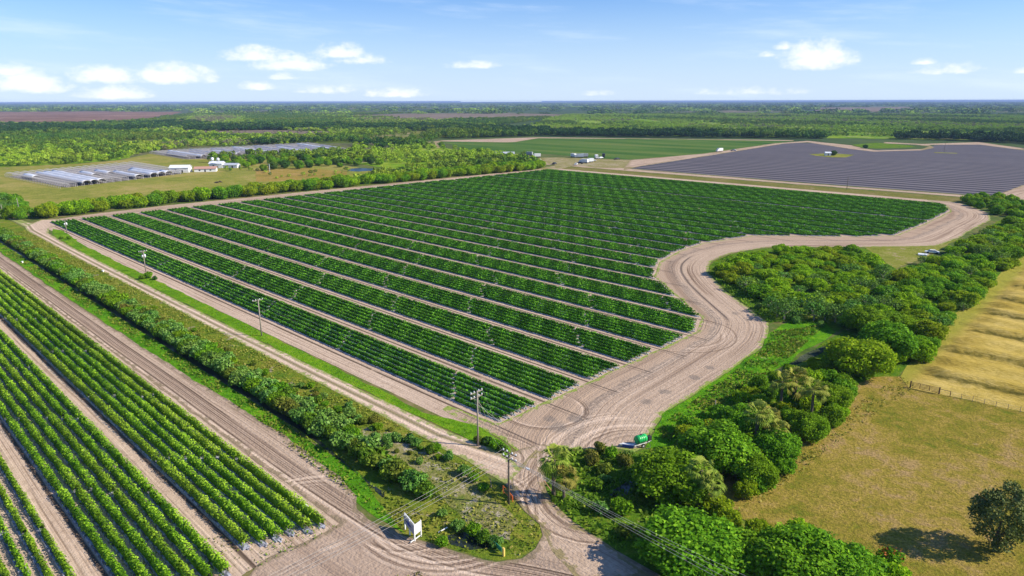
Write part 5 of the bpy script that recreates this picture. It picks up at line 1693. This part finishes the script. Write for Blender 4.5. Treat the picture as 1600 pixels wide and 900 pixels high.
MB().bar((0, 0, 1.2), (FL / n_, 0, 1.2), .045).build('brace_rail', M_rust, root)


# ---- vehicles, small trailers
def vehicle(p, rz, body, label, truck=False, length=4.8, group=None, sc_=1.0):
    root = empty('box_truck' if truck else 'parked_car', (p[0], p[1], 0.05), rz)
    root.scale = (sc_,) * 3
    tag(root, label, 'truck' if truck else 'car', group)
    L = length
    if truck:
        b = MB(); b.box((L * .12, 0, 1.9), (L * .72, 2.2, 2.2)).build('cargo_box', body, root)
        c = MB(); c.add([(-L * .5, -1, .6), (-L * .5, 1, .6), (-L * .26, 1, .6), (-L * .26, -1, .6), (-L * .5, -1, 1.4), (-L * .5, 1, 1.4), (-L * .26, 1, 2.3), (-L * .26, -1, 2.3), (-L * .42, -1, 2.2), (-L * .42, 1, 2.2)],
                        [(0, 1, 5, 4), (4, 5, 9, 8), (8, 9, 6, 7), (0, 4, 8, 7, 3), (1, 2, 6, 9, 5), (3, 2, 1, 0), (2, 3, 7, 6)])
        co = c.build('cab', body, root)
        MB().box((-L * .463, 0, 1.85), (.04, 1.7, .6), ry=-.3).build('windscreen', M_glassd, co)
        MB().box((0, 0, .6), (L * .95, 1.6, .25)).build('chassis', M_dark, root)
    else:
        pr = [(-.5, .45), (-.5, .8), (-.27, .95), (-.16, 1.45), (.22, 1.45), (.36, 1.0), (.5, .92), (.5, .45)]
        v = [(x * L, s * (.88 if z < 1.2 else .72), z) for s in (-1, 1) for x, z in pr]
        k = len(pr)
        MB().add(v, [tuple(range(k)), tuple(range(2 * k - 1, k - 1, -1))] + [(i, i + k, (i + 1) % k + k, (i + 1) % k) for i in range(k)]).build('body', body, root)
        MB().add([(x * L, s * y_, z) for s in (-1, 1) for x, y_, z in ((-.25, .86, 1.0), (-.15, .76, 1.38), (.21, .76, 1.38), (.33, .86, 1.03))], [(0, 1, 2, 3), (7, 6, 5, 4)]).build('side_windows', M_glassd, root)
        MB().box((-.225 * L, 0, 1.22), (.05, 1.4, .55), ry=.8).build('windscreen', M_glassd, root)
    for x_ in (-.32, .32):
        for s_ in (-.85, .85):
            MB().cyl((x_ * L, s_ - .11, .36), (x_ * L, s_ + .11, .36), .36, .36, 14).build('wheel', M_tire, root)
    return root


vehicle(P(1456, 396), 0.4, M_white, 'white pickup-sized vehicle parked at the thicket corner of the loop road', False, 5.0)
p = P(1441, 399)
o = MB().box((0, 0, .35), (3.0, 2.0, .5), .3, .08).box((1.2, .6, .5), (1.2, .9, .4), .9).build('tarp_pile', M_polyw); o.location = (p[0], p[1], 0)
tag(o, 'heap of pale sheeting left of the white vehicle', 'heap')
p = P(1451, 541)
root = empty('feed_wagon', (p[0], p[1], 0), .6)
tag(root, 'small white-roofed feeder standing on the hay field edge', 'feeder')
MB().box((0, 0, 1.25), (2.2, 1.5, .08), rx=.12).build('roof', M_polyw, root)
for a in (-.9, .9):
    for b in (-.6, .6): MB().box((a, b, .6), (.09, .09, 1.2)).build('leg', M_dark, root)
MB().box((0, 0, .45), (1.7, .9, .5)).build('trough', M_dark, root)

YARD = [(838, 246, M_white, 1, 'white box truck at the left of the farmyard, behind the scrub'), (826, 243, M_grey_p, 1, 'grey box truck at the far left of the farmyard'), (842, 251, M_white, 0, 'white car in the farmyard beside the scrub'),
        (866, 257, M_dark, 0, 'dark car alone on the farmyard track'), (897, 246, M_white, 1, 'white truck in the middle of the farmyard'), (905, 246.5, M_metal, 1, 'silver truck right of the white one in the middle'),
        (912, 246, M_grey_p, 1, 'grey truck at the right of the middle pair'), (900, 258, M_white, 0, 'white car in the front group of the yard, leftmost'), (906, 256, M_dark, 0, 'dark car in the front group of the yard'),
        (912, 255, M_white, 1, 'white truck in the front group of the yard'), (921, 254, M_metal, 1, 'silver truck at the right of the front group'), (926, 252, M_white, 0, 'white car behind the silver truck'),
        (932, 248, M_white, 1, 'white truck at the back right of the yard'), (943, 246, M_dark, 1, 'dark truck at the right end of the yard'), (938, 248, M_metal, 0, 'silver car between the two rear trucks'), (964, 249.5, M_dark, 0, 'dark car by the sandy road to the grey field'),
        (1124, 237, M_white, 1, 'white truck on the sandy road between the fields'), (1146, 236, M_grey_p, 0, 'grey car on the sandy road between the fields')]
for (x, y, m_, tr, lb) in YARD:
    vehicle(P(x, y), random.uniform(0, 3), m_, lb, bool(tr), 7.0 if tr else 5.0, 'vehicles in the farmyard', 1.4)


# ---- buildings
def building(x, y, L, W, hh, rz, wallm, roofm, label, name='farm_building', door=True, open_=False, nwin=3):
    p = P(x, y)
    root = empty(name, (p[0], p[1], 0), rz)
    tag(root, label, 'building')
    if open_:
        for i in range(6):
            for s_ in (-1, 1):
                MB().box((-L / 2 + .3 + i * (L - .6) / 5, s_ * (W / 2 - .3), hh / 2), (.3, .3, hh)).build('post', M_dark, root)
    else:
        wl_ = MB().box((0, 0, hh / 2), (L, W, hh))
        wl_.add([(s_ * L / 2, -W / 2, hh) for s_ in (-1, 1)] + [(s_ * L / 2, W / 2, hh) for s_ in (-1, 1)] + [(s_ * L / 2, 0, hh + W * .2) for s_ in (-1, 1)], [(0, 2, 4), (1, 5, 3)])
        wl_.build('wall', wallm, root)
        for s_ in (-1, 1):
            for i in range(nwin):
                xx = -L / 2 + (i + 1) * L / (nwin + 1)
                if door and i == nwin // 2:
                    MB().box((xx, s_ * (W / 2 + .03), 1.1), (1.2, .06, 2.2)).build('door', M_dark, root)
                else:
                    MB().box((xx, s_ * (W / 2 + .03), hh * .55), (1.3, .06, 1.1)).build('window', M_glassd, root)
    rf = MB()
    r_ = hh + W * .2
    ov = .5
    rf.add([(sx_ * (L / 2 + ov), sy_ * (W / 2 + ov), hh - .15 + dz) for dz in (0, .15) for sx_ in (-1, 1) for sy_ in (-1, 1)] + [(sx_ * (L / 2 + ov), 0, r_ + dz) for dz in (0.03, .2) for sx_ in (-1, 1)],
           [(0, 2, 9, 8), (1, 8, 9, 3), (4, 10, 11, 6), (5, 7, 11, 10), (0, 4, 6, 2), (1, 3, 7, 5), (0, 8, 10, 4), (1, 5, 10, 8), (2, 6, 11, 9), (3, 9, 11, 7)])
    rf.build('roof', roofm, root)
    return root


building(283, 269, 16, 10, 4.2, .9, M_white, M_polyw, 'white shed at the end of the front hoop tunnels', nwin=2)
building(322, 268, 18, 8, 2.8, 1.0, M_white, M_pinkroof, 'long white farmhouse with clay-coloured roof')
building(340, 262, 12, 9, 4.2, .8, M_white, M_polyw, 'white-roofed shed at the right end of the farmhouse', nwin=2)
building(362, 262, 14, 7, 2.8, .7, M_white, M_silverroof, 'low grey-roofed outbuilding under the farmstead trees', nwin=2)
building(788, 245, 22, 9, 3.6, .78, M_white, M_silverroof, 'long open shed with pale metal roof behind the scrub', open_=True)
building(1293, 243, 6, 5, 3, .6, M_white, M_polyw, 'tiny white pump house on its grass island in the grey field', name='pump_house', nwin=1)
p = P(1302, 243)
plant(big[3], p[0], p[1], .9, 'dark tree beside the pump house in the grey field', 'tree')
p = P(1352, 232)
plant(big[3], p[0], p[1], .8, 'dark tree at the bend of the far sandy road', 'tree')
region('verge', PP([(1264, 241), (1300, 239.5), (1335, 242), (1322, 246), (1300, 246), (1275, 243.5)]), 0.1, M_dry, 4, 1, 5)
region('verge', PP([(1330, 226), (1370, 223), (1420, 227), (1432, 230), (1370, 232), (1345, 230)]), 0.09, M_weedy, 5, 1, 8)
region('verge', PP([(1460, 238), (1495, 239), (1496, 240), (1460, 239)]), 0.1, M_dry, 4, .5, 5)
# water tank on legs
for (x, y, lb) in ((333, 262, 'slim white water tower behind the farmhouse'), (342, 263, 'white water tower with round tank by the white-roofed shed')):
    p = P(x, y)
    root = empty('water_tower', (p[0], p[1], 0)); tag(root, lb, 'water tower')
    for a in (-1, 1):
        for b in (-1, 1): MB().bar((a, b, 0), (a * .7, b * .7, 7), .12).build('leg', M_metal, root)
    MB().cyl((0, 0, 7), (0, 0, 9.2), 1.4, 1.4, 14).cyl((0, 0, 9.2), (0, 0, 9.8), 1.45, .1, 14).build('tank', M_ins, root, True)
for i, (x, y) in enumerate(((344, 285), (338, 286))):
    p = P(x, y)
    o = MB()
    for k in range(14): o.bar((random.uniform(-3, 3), random.uniform(-1.5, 1.5), random.uniform(0, .4)), (random.uniform(-3, 3), random.uniform(-1.5, 1.5), random.uniform(.2, 1.3)), .12)
    o = o.build('brush_pile', M_bark); o.location = (p[0], p[1], 0)
    tag(o, 'grey pile of cut brush on the dry pasture, ' + ('right one' if i == 0 else 'left one'), 'brush pile')


# ---- hoop tunnels
def tunnel(a, b, wid, hh, cover, label, group):
    d = (b[0] - a[0], b[1] - a[1]); L = math.hypot(*d)
    root = empty('hoop_tunnel', (a[0], a[1], 0), math.atan2(d[1], d[0]))
    tag(root, label, 'hoop tunnel', group)
    arc = [(math.cos(t_) * wid / 2, .45 * hh + math.sin(t_) * hh * .55) for t_ in np.linspace(0, math.pi, 9)]
    fr_ = MB()
    n = max(2, int(L / 3.5))
    for i in range(n + 1):
        x = L * i / n
        pts = [(x, arc[0][0], 0)] + [(x, y_, z_) for y_, z_ in arc] + [(x, arc[-1][0], 0)]
        fr_.path(pts, [.13] * len(pts), 4)
    for j in (0, 2, 4, 6, 8): fr_.bar((0, arc[j][0], arc[j][1]), (L, arc[j][0], arc[j][1]), .07)
    fr_.build('frame', M_hoop, root)
    if cover:
        lo, hi, m_ = cover
        v, f_ = [], []
        m = max(2, int(L * (hi - lo) / 5))
        for i in range(m + 1):
            x = L * (lo + (hi - lo) * i / m)
            jag = random.uniform(-.05, .05)
            for y_, z_ in arc: v.append((x, y_ * 1.03, z_ * (1.03 + jag) + .06))
        for i in range(m):
            for j in range(8): f_.append((i * 9 + j, i * 9 + j + 1, (i + 1) * 9 + j + 1, (i + 1) * 9 + j))
        c_ = MB().add(v, f_).build('cover', m_, root, True)
        sm = c_.modifiers.new('film', 'SOLIDIFY'); sm.thickness = .05


n1_ = 17
for i in range(n1_):
    q = i / (n1_ - 1)
    fr_px = (102 + (288 - 102) * q, 294 + (271.5 - 294) * q)
    bk_px = (15 + (205 - 15) * q, 276 + (258 - 276) * q)
    a, b = P(*fr_px), P(*bk_px)
    wid = math.hypot(P(102, 294)[0] - P(288, 271.5)[0], P(102, 294)[1] - P(288, 271.5)[1]) / n1_
    cov = None
    if 3 <= i <= 5: cov = (0.0, .85, M_poly)
    elif i in (7, 9): cov = (.35, .6, M_poly)
    elif i in (10, 12, 13): cov = (.0, .4 + .1 * (i % 2), M_poly)
    elif i in (14,): cov = (0, .12, M_polyw)
    elif i == 1: cov = (.6, .8, M_polyw)
    tunnel(a, b, wid * .97, 3.7, cov, f'{"bare" if not cov else "film-covered"} hoop tunnel, {ORD[i]} from left in front group by farmstead', 'front hoop tunnels')
n2_ = 30
for i in range(n2_):
    q = i / (n2_ - 1)
    fr_px = (292 + (552 - 292) * q, 249 - 2 * math.sin(q * 3.1) - 11 * q)
    bk_px = (238 + (480 - 238) * q, 240 + (226 - 240) * q)
    a, b = P(*fr_px), P(*bk_px)
    wid = math.hypot(P(292, 249)[0] - P(552, 238)[0], P(292, 249)[1] - P(552, 238)[1]) / n2_
    tunnel(a, b, min(9, wid) * .97, 3.4, (0.1 * (i % 3), .5 + .15 * (i % 4), M_hoop if i % 3 else M_poly) if i % 2 else None, f'hoop tunnel, {ORD[i] if i < 29 else "last"} from left in the rear group beyond farmstead', 'rear hoop tunnels')
